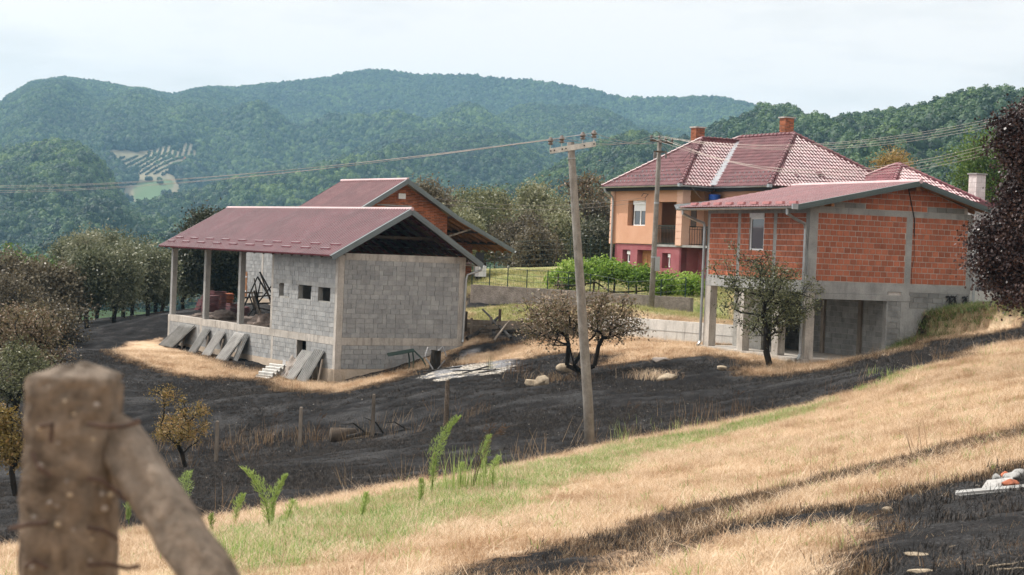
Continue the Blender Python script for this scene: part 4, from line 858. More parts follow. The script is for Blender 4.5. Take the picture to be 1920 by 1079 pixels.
# ------------------------------------------------------------------ brick barn behind the shed
QC=at(838,435,92); qc=(QC[0],QC[1]); ob=root('brick_barn','old red brick barn with a ribbed maroon roof behind the grey shed','barn',(qc[0],qc[1],-3.9),BY)
apx=(hit(qc,BY,'R',0,755,338)); xk,zk=hit(qc,BY,'R',0,850,408); xe,ze2=hit(qc,BY,'R',0,955,470); xA,zA=apx
xL=-5.5; sl_=(zA-zk)/(xk-xA); zL=zA-sl_*(xA-xL)*1.06; Lb=hit(qc,BY,'L',xA,640,345)[0]; z5=-3.9
wn=[(hit(qc,BY,'R',0,722,385)[0],hit(qc,BY,'R',0,757,385)[0],1.2,zA-1.33)]
w=MB(); w.box(xL,0,.02,.25,z5,zL-.1); pl=[(xL,zL-.1),(0,zL-.1),(0,zk+.1),(xA,zA-.12)]
prism(w,[(xL,zL-.1),(wn[0][0],zL-.1),(wn[0][0],wn[0][3]),(wn[0][0],zA-.12-sl_*(xA-wn[0][0]))],fx,-.25,-.02)
w.box(xL,xL+.25,.25,Lb,z5,zL-.12).box(-.25,0,.25,Lb,z5,zk)
part('wall_core',w,'mortar',ob)
part('hayloft_dark',MB().box(xL+.3,-.3,.5,.6,0,zL-.2),'black',ob)  # black sheet stands in for the unlit loft behind the opening
clb=[(-sl_,1,zA-.12-sl_*xA),(sl_,1,zA-.12+sl_*xA)]
cells=lay(xL,0,z5+1,zA,.265,.078,.014,wn,clb,seed=31); cells.sort(key=lambda c:-sum(q[1] for q in c[0])/len(c[0]))
prism(w:=MB(),[(xL,zL-.1),(0,zL-.1),(0,zk+.02),(xA,zA-.14)],fx,-.24,-.03); 
gw=MB()
for a,b in ((xL,wn[0][0]),(wn[0][1],0)): 
    pz=[(a,zL-.1),(b,zL-.1),(b,9),(a,9)]
    for c in clb: pz=clip(pz,c[0],c[1],c[2]-.03)
    prism(gw,pz,fx,-.24,-.02)
pz=[(wn[0][0],wn[0][3]),(wn[0][1],wn[0][3]),(wn[0][1],9),(wn[0][0],9)]
for c in clb: pz=clip(pz,c[0],c[1],c[2]-.03)
prism(gw,pz,fx,-.24,-.02); pz=[(wn[0][0],zL-.1),(wn[0][1],zL-.1),(wn[0][1],wn[0][2]),(wn[0][0],wn[0][2])]
if wn[0][2]>zL-.1: prism(gw,pz,fx,-.24,-.02)
part('gable_core',gw,'mortar',ob); bricks(ob,'brick',cells,fx,'brick_old',th=.06,proud=.006,limit=0)
part('lintel',MB().box(wn[0][0]-.45,wn[0][1]+.45,-.03,.1,wn[0][3],wn[0][3]+.07),'concrete_grey',ob)
part('gable_lamp',MB().box(xA-.25,xA+.15,-.12,-.02,zA-.95,zA-.68),'white',ob,label='white box lamp under the gable peak')
# lean-to wall
x1,x2=hit(qc,BY,'R',0,886,470)[0],hit(qc,BY,'R',0,931,500)[0]
cells=lay(x1-1.5,x2,-3,ze2+.35,.265,.078,.014,clips=[( (zk-ze2)/(xe-xk),1,zk+(zk-ze2)/(xe-xk)*xk-.18)],seed=33)
lw=MB().box(x1-1.5,x2-.02,2.52,2.75,-3,ze2+.2).box(x2-.4,x2-.02,2.72,5.0,-3,ze2+.1); part('lean_to_core',lw,'mortar',ob); bricks(ob,'brick',cells,shift(fx,dy=2.5),'brick_old',th=.04,proud=.004,limit=0)
part('lean_to_dark',MB().box(0,x1-1.5,4.0,4.2,-3,ze2+.9),'black',ob)  # black sheet stands in for the shade deep in the lean-to
slope_roof(ob,xA,zA,xL-.45,zL-.27,-.5,Lb,'red_sheet2',1.0,.2,.03); slope_roof(ob,xA,zA,xk,zk,-.5,Lb,'red_sheet2',3.0,.2,.03); slope_roof(ob,xk,zk,xe,ze2,-.5,Lb,'red_sheet2',3.0,.2,.03)
verge(ob,(xA,0,zA),(xL-.45,0,zL-.27)); verge(ob,(xA,0,zA),(xk,0,zk)); verge(ob,(xk,0,zk),(xe,0,ze2))
part('ridge_cap',MB().tube([(xA,-.55,zA+.03),(xA,Lb,zA+.03)],.08,8),'ridge_pale',ob)
for k in range(8):
    y=-.3+k*.8; part('rafter',MB().beam((xk,y,zk-.1),(xe-.05,y,ze2-.1),.08,.12),'wood',ob)
pb=MB().obox((xk,-.45,zk-.04),(xe-xk,0,ze2-zk),(0,4.5,0),(0,0,-.02)); part('roof_boards',pb,'wood',ob)
part('brace',MB().beam((.02,-.05,zk-1.0),(1.3,-.3,zk-.55),.07,.08),'wood_grey',ob)
for f_ in (.35,.7): x=xk+(xe-xk)*f_; part('purlin',MB().box(x-.05,x+.05,-.4,4,zk+(ze2-zk)*f_-.22,zk+(ze2-zk)*f_-.08),'wood_dark',ob)
gutter(ob,(xe+.04,-.5,ze2-.02),(xe+.04,Lb-1,ze2-.02),.08,out=(1,0,0)); pipe(ob,[(xe+.04,-.3,ze2-.1),(xe-.0,-.2,ze2-.35),(xe-.5,1.4,ze2-.62),(x2+.1,2.4,ze2-.75),(x2+.08,2.4,-2.4)],.05)
pipe(ob,[(x1-.3,2.4,ze2-1.0),(x1-.3,2.3,ze2-.65),(x1-.15,2.3,ze2-.55),(x1+.25,2.3,ze2-.55)],.06,'flue')
# grey block outbuilding behind, seen through the shed's bay
gl=loc(BC,BY,7.5,14); go=root('block_outbuilding','pale grey block outbuilding with a small vent, seen through the open bay','outbuilding',(gl[0],gl[1],-4.2),BY)
part('wall_core',MB().box(.02,.3,0,12.7,-3.25,.4).box(.3,4,12.4,12.7,-3.25,.4).box(.3,4,0,.3,-3.25,.4),'mortar',go); part('plinth',MB().box(-.03,.3,-.02,12.72,-4.6,-3.25),'plinth',go)
dd=[(11.9,12.5,-3.25,-1.9),(8.1,8.62,-1.3,-.75)]
bricks(go,'concrete_block',sorted(lay(0,12.7,-3.25,.35,.41,.2,.014,dd,seed=35,half=.3),key=lambda c:-c[0][0][0]),fy,'block',th=.08,limit=190)
boxpart(go,'pilaster',(-.02,.1,9.85,10.05,-3.25,-.55),'concrete'); boxpart(go,'opening',(-.005,.05,8.1,8.62,-1.3,-.75),'black')  # black plate stands in for the dark inside of a small window
dr=part('door',MB().box(-.03,.05,11.9,12.5,-3.3,-1.9),'wood',go)
for z in (-3.0,-2.2): part('hinge',MB().box(-.045,-.03,11.95,12.3,z,z+.08),'white',dr)
part('roof',MB().box(-.3,4.3,-.3,13,.4,.55),'red_sheet2',go)
# ------------------------------------------------------------------ neighbouring hip-roofed house
ap=at(1688,310,92); nc=(ap[0],ap[1]); nh=root('white_house','white house with glossy maroon hip roof and white block chimney behind the brick house','house',(nc[0],nc[1],-1.2),.46)
hip_roof(nh,-5,5,-5,5.4,ap[2]-3.0,ap[2],'lfrb',tw=.21,mat='tile_gloss')
zn=ap[2]-3.1
part('wall',MB().box(-4.4,4.4,-4.4,4.8,-.15,zn),'white_wall',nh); part('plinth',MB().box(-4.45,4.45,-4.45,4.85,-1.3,-.15),'concrete_grey',nh)
part('eave_board',MB().box(-4.95,4.95,-4.95,5.35,zn-.02,zn+.08),'wood',nh)
chimney(nh,3.35,-2.0,ap[2]-2.2,ap[2]-.35,.6,mat='whitebrick',bw=.34,bh=.24,cap='concrete_grey')
window(nh,shift(fx,dy=-4.4),-1.2,-.2,.6,1.5,rec=-.01,shut=0)
# its annexe, seen low between the brick house and the dark tree
an=root('white_annexe','low white rendered building with a dark base, seen under the dark red tree','house',(*at(1885,505,78)[:2],-1.0),.36)
q0=at(1885,505,78)
part('wall',MB().box(-1.9,5,0,4,q0[2]-.05,2.6),'white_wall',an); part('plinth',MB().box(-1.95,5,-.04,4,-1.4,q0[2]-.05),'concrete_grey',an); part('roof',MB().box(-2.3,5,-.4,4.4,2.6,2.8),'tile',an); part('conduit',MB().tube([(-.6,-.05,2.5),(-.6,-.05,-1)],.025,5),'concrete_grey',an)
# ------------------------------------------------------------------ garden walls
def wall_thing(name,label,cat,a,b,h,th,mat,seg=3.0,batter=0,foot=.5,cap=None):
    a,b=np.array(a,float),np.array(b,float); L=np.hypot(*(b-a)[:2]); yaw=math.atan2(b[1]-a[1],b[0]-a[0]); rt=root(name,label,cat,a,yaw); n=max(1,int(round(L/seg))); dz=b[2]-a[2]
    for i in range(n):
        x0,x1=i*L/n,(i+1)*L/n-.012; zz=lambda x:a[2]+dz*x/L
        mb=MB().add([(x0,-batter,zz(x0)-foot),(x1,-batter,zz(x1)-foot),(x1,th,zz(x1)-foot),(x0,th,zz(x0)-foot),(x0,0,zz(x0)+h),(x1,0,zz(x1)+h),(x1,th,zz(x1)+h),(x0,th,zz(x0)+h)],[(0,3,2,1),(4,5,6,7),(0,1,5,4),(1,2,6,5),(2,3,7,6),(3,0,4,7)])
        part('wall_panel',mb,mat,rt)
    return rt,L,dz
a=at(1100,627,78.2); b=at(1384,652,70.7); r_,L,dz=wall_thing('concrete_wall','pale cast concrete garden wall left of the brick house, stained dark halfway up','wall',a,b,.86,.22,'concrete_white')
part('form_joint',MB().add([(0,-.012,a[2]+.42),(L,-.012,a[2]+dz+.42),(L,.01,a[2]+dz+.42),(0,.01,a[2]+.42),(0,-.012,a[2]+.435),(L,-.012,a[2]+dz+.435),(L,.01,a[2]+dz+.435),(0,.01,a[2]+.435)],[(0,1,5,4),(0,3,2,1),(4,5,6,7)]),'concrete_grey',r_)
a=(*loc(HC,HY,7.05,.5),-1.5); b=(*loc(HC,HY,14,.9),-1.35); wall_thing('concrete_wall','short pale concrete wall between the brick house and the dark red tree','wall',a,b,.62,.2,'concrete_white')
# stone wall with rough facing stones
a=at(882,553,87.5); b=at(1294,580,80.5); r_,L,dz=wall_thing('stone_wall','rough stone retaining wall under the green wire fence','wall',a,b,.5,.3,'rubble_wall',seg=9)
rg=random.Random(8)
gu=np.linspace(0,L,260); gw=np.linspace(-.1,.52,16); GU,GW=np.meshgrid(gu,gw); pts_=np.stack([GU.ravel(),0*GU.ravel(),GW.ravel()],1); dsp=np.abs(vnoise(pts_*3.2,1))*.05+vnoise(pts_*8,2)*.018
GV=np.stack([GU.ravel(),-.03-dsp,a[2]+dz*GU.ravel()/L+GW.ravel()+vnoise(pts_*2,3)*.03*(GW.ravel()>.4)],1); ii=np.arange(15*259); q0=ii//259*260+ii%259
me=np_mesh('facing',GV,np.stack([q0,q0+1,q0+261,q0+260],1)); me.materials.append(M['rubble_wall']); part('facing',me,'rubble_wall',r_)
# ------------------------------------------------------------------ fences
def post_fence(label,pxs,Yf,h,base=None,wires=4,mat='green_metal',name='wire_fence'):
    pts=[]
    for px,Yy in pxs: d=ray(px,550); x=d[0]*Yy; pts.append((x,Yy,float(gz(x,Yy+1.2)) ))
    rt=root(name,label,'fence',pts[0]); z0=0
    P=[np.array([p[0]-pts[0][0],p[1]-pts[0][1],p[2]]) for p in pts]
    for p in P: part('post',MB().tube([p-[0,0,.2],p+[0,0,h]],.028,6),mat,rt)
    wm=MB()
    for k in range(wires):
        z=h*(.12+.84*k/(wires-1)); wm.tube([p+[0,0,z] for p in P],.008 if k<wires-1 else .012,4,cap=False)
    for p,q in zip(P,P[1:]):
        n=int(np.linalg.norm(q-p)/.3)
        for i in range(1,n): m_=p+(q-p)*i/n; wm.tube([m_+[0,0,.06],m_+[0,0,h*.96]],.004,3,cap=False)
    part('mesh_wire',wm,'fence_wire',rt); return rt,P
lw=lambda px:87.7-(px-880)/416*7.0
post_fence('low green wire fence along the top of the stone wall',[(px,lw(px)) for px in (884,917,951,987,1026,1065,1106,1140,1178,1239,1285)],0,1.0)
post_fence('dark wire fence in front of the scrub behind the lawn',[(x_,108) for x_ in (925,960,1000,1040,1066)],0,1.7,wires=6,mat='wood_dark')
post_fence('tall green mesh gate panels left of the villa',[(x_,102) for x_ in (1066,1086,1104,1122)],0,1.9,wires=7)
# gate of timber and posts right of the shed
def gpost(name,label,cat,px,py,h,w,mat,lean=(0,0),group=None,cap=True):
    q=gpt(px,py); mb=MB(); n=8 if mat=='post' else 4
    rt=bpy.data.objects
    mb.tube([(0,0,-.25),(lean[0]*.5*h,lean[1]*.5*h,h*.5),(lean[0]*h,lean[1]*h,h-.03),(lean[0]*h,lean[1]*h,h)],[w/2*1.25,w/2*1.15,w/2,w/2*.6],n)
    o=tag(part(name,mb,mat),label,cat,group); o.location=q; o.rotation_euler=(0,0,.785-.1); return o
GATE=gpt(883,632); gt_=root('timber_gate','small grey timber gate between two leaning posts right of the shed','gate',GATE,.05)
gw_=(918-883)/3367*GATE[1]*1.04
gzz=GATE[2]
for x in (0,gw_): part('gate_post',MB().box(x-.05,x+.05,-.05,.05,gzz-.3,gzz+.82+(.08 if x else 0)),'wood_grey',gt_)
for k in range(5): z=gzz+.06+k*.155; part('board',MB().box(.05,gw_-.05,-.04,-.015,z,z+(.11 if k<4 else .06)),'wood_grey',gt_)
rf=root('plank_fence','collapsed grey plank fence running behind the scorched tree','fence',gpt(925,628),.02)
q=gpt(925,628); dx=(1085-925)/3367*q[1]
for i,x in enumerate((.25,dx*.33,dx*.62,dx*.95)): part('post',MB().box(x-.06,x+.06,-.06,.06,q[2]-.4,q[2]+(1.1 if i==0 else .75)),'wood_dark',rf)
for k in range(3):
    z=q[2]+.12+k*.2; part('board',MB().beam((-.3 if k%2 else .1,-.09,z+rg.uniform(-.05,.1)),(dx+.1,-.07,z+rg.uniform(-.1,.1)),.03,.15),'wood_grey',rf)
pw=root('board_fence','weathered board fence panel behind the timber gate','fence',gpt(868,626),.0); q2=gpt(868,626)
for k in range(3): z=q2[2]+.05+k*.19; part('board',MB().box(.0,2.6,.25,.28,z,z+.17),'wood_grey',pw)
part('post',MB().box(.05,.17,.1,.24,q2[2]-.3,q2[2]+.95),'wood_dark',pw)
def pole_on_ground(name,label,pa,pb,r=.05,mat='char',cat='pole',lift=.06,lb=0,group=None,jag=True):
    a,b=gpt(*pa),gpt(*pb); b=b+[0,0,lb]; a=a+[0,0,lift]; m_=(a+b)/2; n=5; rg=random.Random(int(pa[0])); pts=[a+(b-a)*i/n-a+np.array([rg.uniform(-1,1),0,rg.uniform(-1,1)])*(r*.5 if jag else 0) for i in range(n+1)]
    o=tag(part(name,MB().tube(pts,[r*(1-.08*i) for i in range(n+1)],7),mat),label,cat,group); o.location=a; return o
pole_on_ground('charred_beam','charred beam lying low from the gate towards the fence',(875,640),(935,612),.1,lb=.35)
pole_on_ground('charred_beam','long charred beam slanting down to the right across the burnt fence',(958,640),(905,612),.07,lb=.7)
pole_on_ground('charred_beam','mossy pole crossing over the charred beam by the gate',(925,642),(953,626),.055,'wood_grey',lb=.55)
pole_on_ground('charred_beam','charred beam fallen at the foot of the plank fence',(935,628),(985,626),.08,lb=.15)
q=at(901,508,91.5); wsv=root('white_stove','white stove with a dark lid standing under the brick barn lean-to','stove',(q[0],q[1],q[2]-.3),BY); BZ[wsv.name]=0
part('body',MB().box(-.22,.22,-.2,.2,0,.55),'white',wsv); part('lid',MB().obox((-.3,.1,.62),(.5,0,0),(0,.05,0),(.12,.08,.6)),'black',wsv); part('foot',MB().box(-.2,-.15,-.18,-.13,-.25,0).box(.15,.2,-.18,-.13,-.25,0).box(-.2,.2,.1,.15,-.25,0),'black',wsv)
# ------------------------------------------------------------------ corrugated sheets leaning on the shed
def lean_stack(label,s,width,n,h,foot,mat,skew=0,prop=True,group='stacks of old corrugated sheets against the shed'):
    """stack of sheets leaning against the left wall at distance s along it"""
    zt=-4.55; base=float(gz(*loc(BC,BY,-foot,s))); rt=root('sheet_stack',label,'sheets',(*loc(BC,BY,-foot,s),base),BY,group); BZ[rt.name]=0
    for k in range(n):
        o_=np.array([.0+.06*k,0,0.02]); v=np.array([foot-.05-.06*k,skew+.03*k,h]); u=np.array([0,-1,0]); nn=np.cross(v,u); nn/=np.linalg.norm(nn); nn*=-1 if nn[0]>0 else 1
        mb=corr(o_+v,u,width,-v,nn,.155,.05); m_=[tuple(np.array(q)-nn*.014) for q in mb.v]; mb.add(m_,[f[::-1] for f in mb.f[:]]); part('sheet',mb,mat,rt)
    if prop: part('prop',MB().beam((foot*.45,-width-.25,-.05),(foot*.75,-width-.1,h*.75),.06,.06),'wood_grey',rt)
    return rt
lean_stack('widest stack of grey corrugated sheets at the far end of the shed wall',17.3,1.75,4,1.1,.85,'fibro_dark',-.9)
lean_stack('narrow pair of corrugated sheets left of the second shed column',13.6,.8,2,1.1,.8,'fibro_dark',.05)
lean_stack('single narrow corrugated sheet right of the second shed column',12.0,.95,1,1.1,.8,'fibro',.05)
lean_stack('pale corrugated sheet stack below the third shed column',9.9,1.1,3,1.2,1.0,'fibro',.05)
lean_stack('thin grimy sheet leaning just behind the pale sheet stack',8.9,.5,1,1.2,.6,'fibro_dark',.05,False)
lean_stack('pale wide corrugated sheet next to the shed doorway',2.9,1.1,1,1.15,.95,'fibro',.05,False)
lean_stack('grey ribbed sheet leaning nearest to the shed corner',1.75,.95,2,1.3,.85,'fibro_dark',.05)
q=gpt(506,708); ws=root('roof_sheet_pieces','short white corrugated roof pieces stacked on the straw by the shed','sheets',(q[0],q[1],q[2]),BY); BZ[ws.name]=0
for k in range(4):
    mb=corr((.25,.3,.42+.035*k-.0),(-.82,0,-.57),.95-.04*k,(.25,-.9,0),(-.57,0,.82),.19,.09); mb.add([(x,y,z-.02) for x,y,z in mb.v],[f[::-1] for f in mb.f[:]]); part('sheet',mb,'concrete_white',ws)
part('sheet',MB().obox((.25,-.5,0),(.12,.06,.75),(.1,-.08,0),(.01,.01,.0)),'white',ws); part('sheet',MB().obox((.0,.2,0),(.2,.1,.3),(.1,-.5,0),(.02,.02,.0)),'char',ws)
# ------------------------------------------------------------------ things in the open bay
def local(t,s,z): x,y=loc(BC,BY,t,s); return np.array([x,y,z])
def tile_stack(label,px,Yy,n,w=.42,l=.3,tilt=0,seed=0):
    x=ray(px,590)[0]*Yy; z=float(gz(x,Yy)); rt=root('tile_stack',label,'roof tiles',(x,Yy,z),BY+.2,'stacks of red roof tiles in the open bay'); BZ[rt.name]=0; rg=random.Random(seed); b=MB().box(-w/2,w/2,-l/2,l/2,0,.03).box(-w/2,-w/2+.05,-l/2,l/2,.03,.045).box(w/2-.05,w/2,-l/2,l/2,.03,.045); me=b.mesh('tile'); me.materials.append(M['tile'] if seed%3 else M['brick_old'])
    for k in range(n):
        o=bpy.data.objects.new('tile',me); C.objects.link(o); o.parent=rt; o.location=(rg.uniform(-.03,.03)+tilt*k*.01,rg.uniform(-.03,.03),k*.052); o.rotation_euler=(rg.uniform(-.03,.03),rg.uniform(-.04,.04)+tilt*.02,rg.uniform(-.08,.08))
tile_stack('leaning stack of red tiles, leftmost in the open bay',376,95,11,.5,.4,2,1); tile_stack('tall stack of red tiles right of the second shed column',393,94,17,.85,.4,0,2)
tile_stack('highest stack of red tiles in the middle of the bay',408,95,19,.8,.4,0,4); tile_stack('short stack of dusty pinkish tiles in the bay',423,97,14,.6,.4,.5,3)
tile_stack('stack of red tiles just left of the third shed column',438,92,17,.7,.4,0,5); tile_stack('stack of red tiles just right of the third shed column',456,92,14,.6,.4,-.5,7)
for i,(px,py,l1) in enumerate(((425,700,0),)): pass
def heap(name,label,c,rx,ry,h,mat,seed,n=900,sz=.06):
    rng=np.random.default_rng(seed); V,F=icos(4); V=V[:, :]; r_=1+.22*vnoise(V*2.2,seed)+.10*vnoise(V*7,seed+1)+.05*vnoise(V*16,seed+2); Vv=V*r_[:,None]*np.array([rx,ry,h]); Vv[:,2]=np.where(Vv[:,2]<0,Vv[:,2]*.1,Vv[:,2])
    me=np_mesh(name,Vv,F,smooth=True); me.materials.append(M[mat]); o=bpy.data.objects.new(name,me); C.objects.link(o); o.location=c; o['kind']='stuff'; o['label']=label; return o
heap('earth_heap','heap of pale rooty earth beside the second shed column',local(1.3,14.6,-3.97),.8,1.2,.42,'earth',1)
heap('earth_heap','long low earth heap at the far end of the bay',local(1.6,17.0,-3.97),.9,1.2,.22,'earth',2)
heap('gravel_heap','cone of brown gravel beside the third shed column',local(1.2,9.3,-3.97),.8,1.0,.55,'earth',3)
heap('earth_heap','dark burnt debris heap against the block room',local(2.5,10.4,-3.97),1.1,1.0,.5,'char',4)
heap('gravel_heap','grey gravel heap piled outside the shed doorway',local(-.35,3.0,-5.9),.45,.8,.85,'rubble_wall',5)
rt=root('burnt_trestle','tangled burnt frame of thin poles standing in the open bay','frame',local(4.0,16.6,-3.95),BY); BZ[rt.name]=0
rg=random.Random(3)
for a,b in (((0,2.2,0),(.5,1.3,2.0)),((.5,1.3,2.0),(1.2,.1,.2)),((0,1.2,0),(.8,.2,1.6)),((.9,-.2,0),(.3,.6,2.25)),((.3,.6,2.25),(.9,-.6,.5)),((.1,1.9,.9),(.9,-.2,1.15)),((.2,1.6,.6),(1.2,.2,.75)),((-.1,.2,0),(.5,.9,1.8)),((.1,2.4,1.15),(.7,1.0,1.2)),((.2,.1,.1),(.5,1.7,1.9)),((1.0,-.6,.3),(.1,.9,.5))): part('pole',MB().tube([a,np.add(np.add(a,b)/2,(0,rg.uniform(-.08,.08),0)),b],[.045,.04,.03],6),'char' if rg.random()<.7 else 'wood_dark',rt)
rt=root('stake_pile','sheaf of grey stakes leaning beside the third shed column','stakes',local(1.4,11.2,-3.95),BY); BZ[rt.name]=0
for k in range(9): part('stake',MB().tube([(rg.uniform(0,.5),rg.uniform(-.7,.1),0),(rg.uniform(.0,.4),.4+rg.uniform(0,.5),1.25+rg.uniform(-.2,.3))],.035,5),'wood_grey' if k%3 else 'char',rt)
o=tag(part('board_scrap',MB().box(-.25,.25,-.03,.03,0,.5),'stone'),'pale square board scrap leaning in the bay corner','board'); o.location=local(.7,7.3,-3.95); o.rotation_euler=(-.2,0,BY+1.3)
# ------------------------------------------------------------------ utility poles and their lines
def insul(rt,p,par,h=.16):
    a=MB().tube([p,np.add(p,(0,0,h*.7))],.014,5); par=part('pin',a,'galv',rt) if par is None else par
    k=np.add(p,(0,0,h*.6)); return part('insulator',MB().tube([k,k+[0,0,.03],k+[0,0,.05],k+[0,0,.1],k+[0,0,.13],k+[0,0,.16]],[.05,.06,.04,.065,.05,.02],10),'porcelain',rt)
pb=gpt(1108,838); pb=at(1108,836,pb[1]); Yp=pb[1]; pt=at(1070,267,Yp)-pb
up=root('utility_pole','leaning round concrete pole in the middle with a white crossarm and four insulators','utility pole',pb); BZ[up.name]=0
part('shaft',MB().tube([pt*t-(np.array([0,0,.3]) if t==0 else 0) for t in (0,.15,.3,.5,.7,.85,1)],[.13,.127,.122,.114,.104,.095,.088],16),'pole',up,smooth=True)
ca=at(1031,284,Yp-.15)-pb; cb=at(1117,270,Yp-.25)-pb
part('crossarm',MB().beam(ca,cb,.1,.13),'concrete_white',up); part('clamp',MB().tube([pt*.972+[0,0,0],pt*.975],.11,14).tube([pt*.945,pt*.948],.11,14),'galv',up)
for f_ in (.02,.10,.27,.35,.75,.96): part('bolt',MB().tube([ca+(cb-ca)*f_-[0,.08,0],ca+(cb-ca)*f_+[0,.08,0]],.02,6),'black',up)
ins=[at(px,py,Yp-.2)-pb for px,py in ((1032,276),(1053,274),(1092,269),(1113,266))]; tops=[]
for p in ins: 
    f_=(p[0]-ca[0])/(cb[0]-ca[0]); q=ca+(cb-ca)*f_+[0,0,.06]; part('pin',MB().tube([q-[0,0,.1],q+[0,0,.16]],.014,5),'galv',up); k=q+[0,0,.1]
    part('insulator',MB().tube([k,k+[0,0,.03],k+[0,0,.06],k+[0,0,.1],k+[0,0,.14],k+[0,0,.19]],[.05,.075,.045,.08,.06,.03],10),'porcelain',up); tops.append(pb+k+[0,0,.12])
Y2=81.; q=at(1222,556,Y2); z=float(gz(q[0],q[1])); pb2=np.array([q[0],q[1],z]); pt2=at(1237,262,Y2)-pb2
p2=root('utility_pole','darker concrete pole in front of the orange villa with a grey meter box','utility pole',pb2); BZ[p2.name]=0
part('shaft',MB().tube([pt2*t-(np.array([0,0,.3]) if t==0 else 0) for t in (0,.25,.5,.75,1)],[.135,.125,.115,.105,.095],14),'pole',p2,smooth=True)
for pa,pb_,w_ in (((1219,263),(1262,269),.09),((1226,284),(1250,286),.07)): part('crossarm',MB().beam(at(*pa,Y2-.15)-pb2,at(*pb_,Y2-.15)-pb2,w_,w_),'wood_dark',p2)
t2=[]
for px,py in ((1221,262),(1236,262),(1248,266),(1260,268)): 
    k=at(px,py,Y2-.15)-pb2; part('pin',MB().tube([k,k+[0,0,.12]],.013,5),'galv',p2); part('insulator',MB().tube([k+[0,0,.05],k+[0,0,.1],k+[0,0,.2]],[.05,.065,.03],8),'porcelain',p2); t2.append(pb2+k+[0,0,.17])
part('jumper',MB().tube([at(px,py,Y2-.2)-pb2 for px,py in ((1222,260),(1225,248),(1231,246),(1237,252),(1238,262))],.01,4).tube([at(px,py,Y2-.2)-pb2 for px,py in ((1250,264),(1256,253),(1262,262),(1258,280))],.01,4),'black',p2)
for px in (1227,1229,1249): part('hanging_insulator',MB().tube([at(px,285,Y2-.2)-pb2,at(px-.5,297,Y2-.2)-pb2],[.04,.05],7),'porcelain',p2)
part('band',MB().tube([pt2*.62,pt2*.63],.122,10),'galv',p2); part('band',MB().tube([pt2*.3,pt2*.31],.13,10),'galv',p2)
mbx=at(1232,495,Y2-.3)-pb2; part('meter_box',MB().box(mbx[0]-.08,mbx[0]+.12,mbx[1]-.12,mbx[1]+.15,mbx[2]-.32,mbx[2]+.32),'galv',p2,label='grey meter box strapped to the pole')
def line(label,pts_list,sag,cat='cable',r=.012,name='power_line',grp=None,n=24):
    rt=root(name,label,cat,pts_list[0][0],0,grp); BZ[rt.name]=0; o_=np.array(pts_list[0][0])
    for a,b in pts_list:
        a,b=np.array(a),np.array(b); part('wire',MB().tube([a+(b-a)*i/n-[0,0,4*sag*(i/n)*(1-i/n)]-o_ for i in range(n+1)],r,4,cap=False),'wire',rt)
far=[at(-260+4*i,334+6.5*i,104) for i in range(4)]; far=[far[3],far[2],far[1],far[0]]
line('four bare wires running from the leaning pole over the valley to the left',[(tops[i],far[[3,1,2,0][i]]) for i in range(4)],.75,r=.0055)
line('four bare wires between the leaning pole and the pole by the villa',[(tops[i],t2[i]) for i in range(4)],.25,r=.006)
line('upper bundle of wires rising to the right above the villa roofs',[(t2[i],at(1990,190+5*i,64)) for i in range(4)],.9,r=.005)
line('lower bundle of wires sagging past the white chimney into the dark tree',[(t2[i]-[0,0,.1],at(1985,228+6*i,62)) for i in range(4)],1.55,r=.0055)
hk=np.array([*loc(oc,OY,-.15,3.6),3.0]); bg=np.array([*loc(qc,BY,xA+.9,-.2),zA-.75])
line('two thin service wires from the brick barn gable to the villa',[(bg,hk),(bg-[0,0,.25],hk-[0,0,.2])],.45,r=.009)
line('thin drop wires from the pole to the roof and canopy of the villa',[(at(1240,270,Y2),np.array([*loc(oc,OY,.6,-.8),2.95])),(at(1246,275,Y2),np.array([*loc(oc,OY,1.6,3.0),5.4]))],.1,r=.009)
gf=MB().tube([(0,0,0),(.15,-.05,.18),(-.1,-.05,.22),(-.2,0,.05)],.02,5).tube([(0,0,0),(0,-.15,-.3)],.015,4); o=tag(part('service_bracket',gf,'black'),'small black cable bracket under the villa eave','bracket'); o.location=hk
bf=root('roof_aerial','bent thin metal aerial lying against the tiled villa roof','aerial',np.array([*loc(oc,OY,1.2,2.2),4.8]),OY); BZ[bf.name]=0
part('rod',MB().tube([(0,0,.15),(.5,-.2,.9),(1.0,-.7,.7)],.015,4).tube([(.1,-.6,.3),(.4,-.3,1.1)],.012,4).tube([(.3,-.7,.7),(.75,.1,.7)],.012,4),'black',bf)
# ------------------------------------------------------------------ field posts, stones, debris
for px,py,h,lab in ((405,866,1.30,'weathered fence post beside the small yellow tree'),(562,838,1.27,'fence post standing among burnt weeds left of the round log'),(698,820,1.36,'fence post behind the fallen burnt branch'),(836,800,1.45,'pale fence post above the tall horseweed')):
    gpost('fence_post',lab,'post',px,py,h,.13,'post' if px>800 else 'wood_grey',group='old fence posts on the burnt slope')
def stone(label,px,py,size,seed,mat='stone',name='stone',cat='stone'):
    o=rock(name,size,seed,mat); q=gpt(px,py); o.location=(q[0],q[1],q[2]+size[2]*.22); tag(o,label,cat); return o
stone('flat pale stone left of the pair below the leaning pole',998,723,(.6,.5,.3),1); stone('taller rounded stone, right one of the pair on burnt ground',1017,724,(.5,.45,.5),2)
stone('long pale rock at the foot of the scorched tree',1064,697,(.75,.5,.4),3); stone('dark flat rock on the burnt slope left of the brick house',1238,679,(.8,.5,.25),4,'rubble_wall')
stone('small tan stone on the burnt ground before the brick house',1352,696,(.4,.3,.2),5); stone('brown rock half hidden by the dry tuft',1252,714,(.6,.5,.35),6); stone('small pale stone beside the column foot',1478,681,(.3,.2,.14),7)
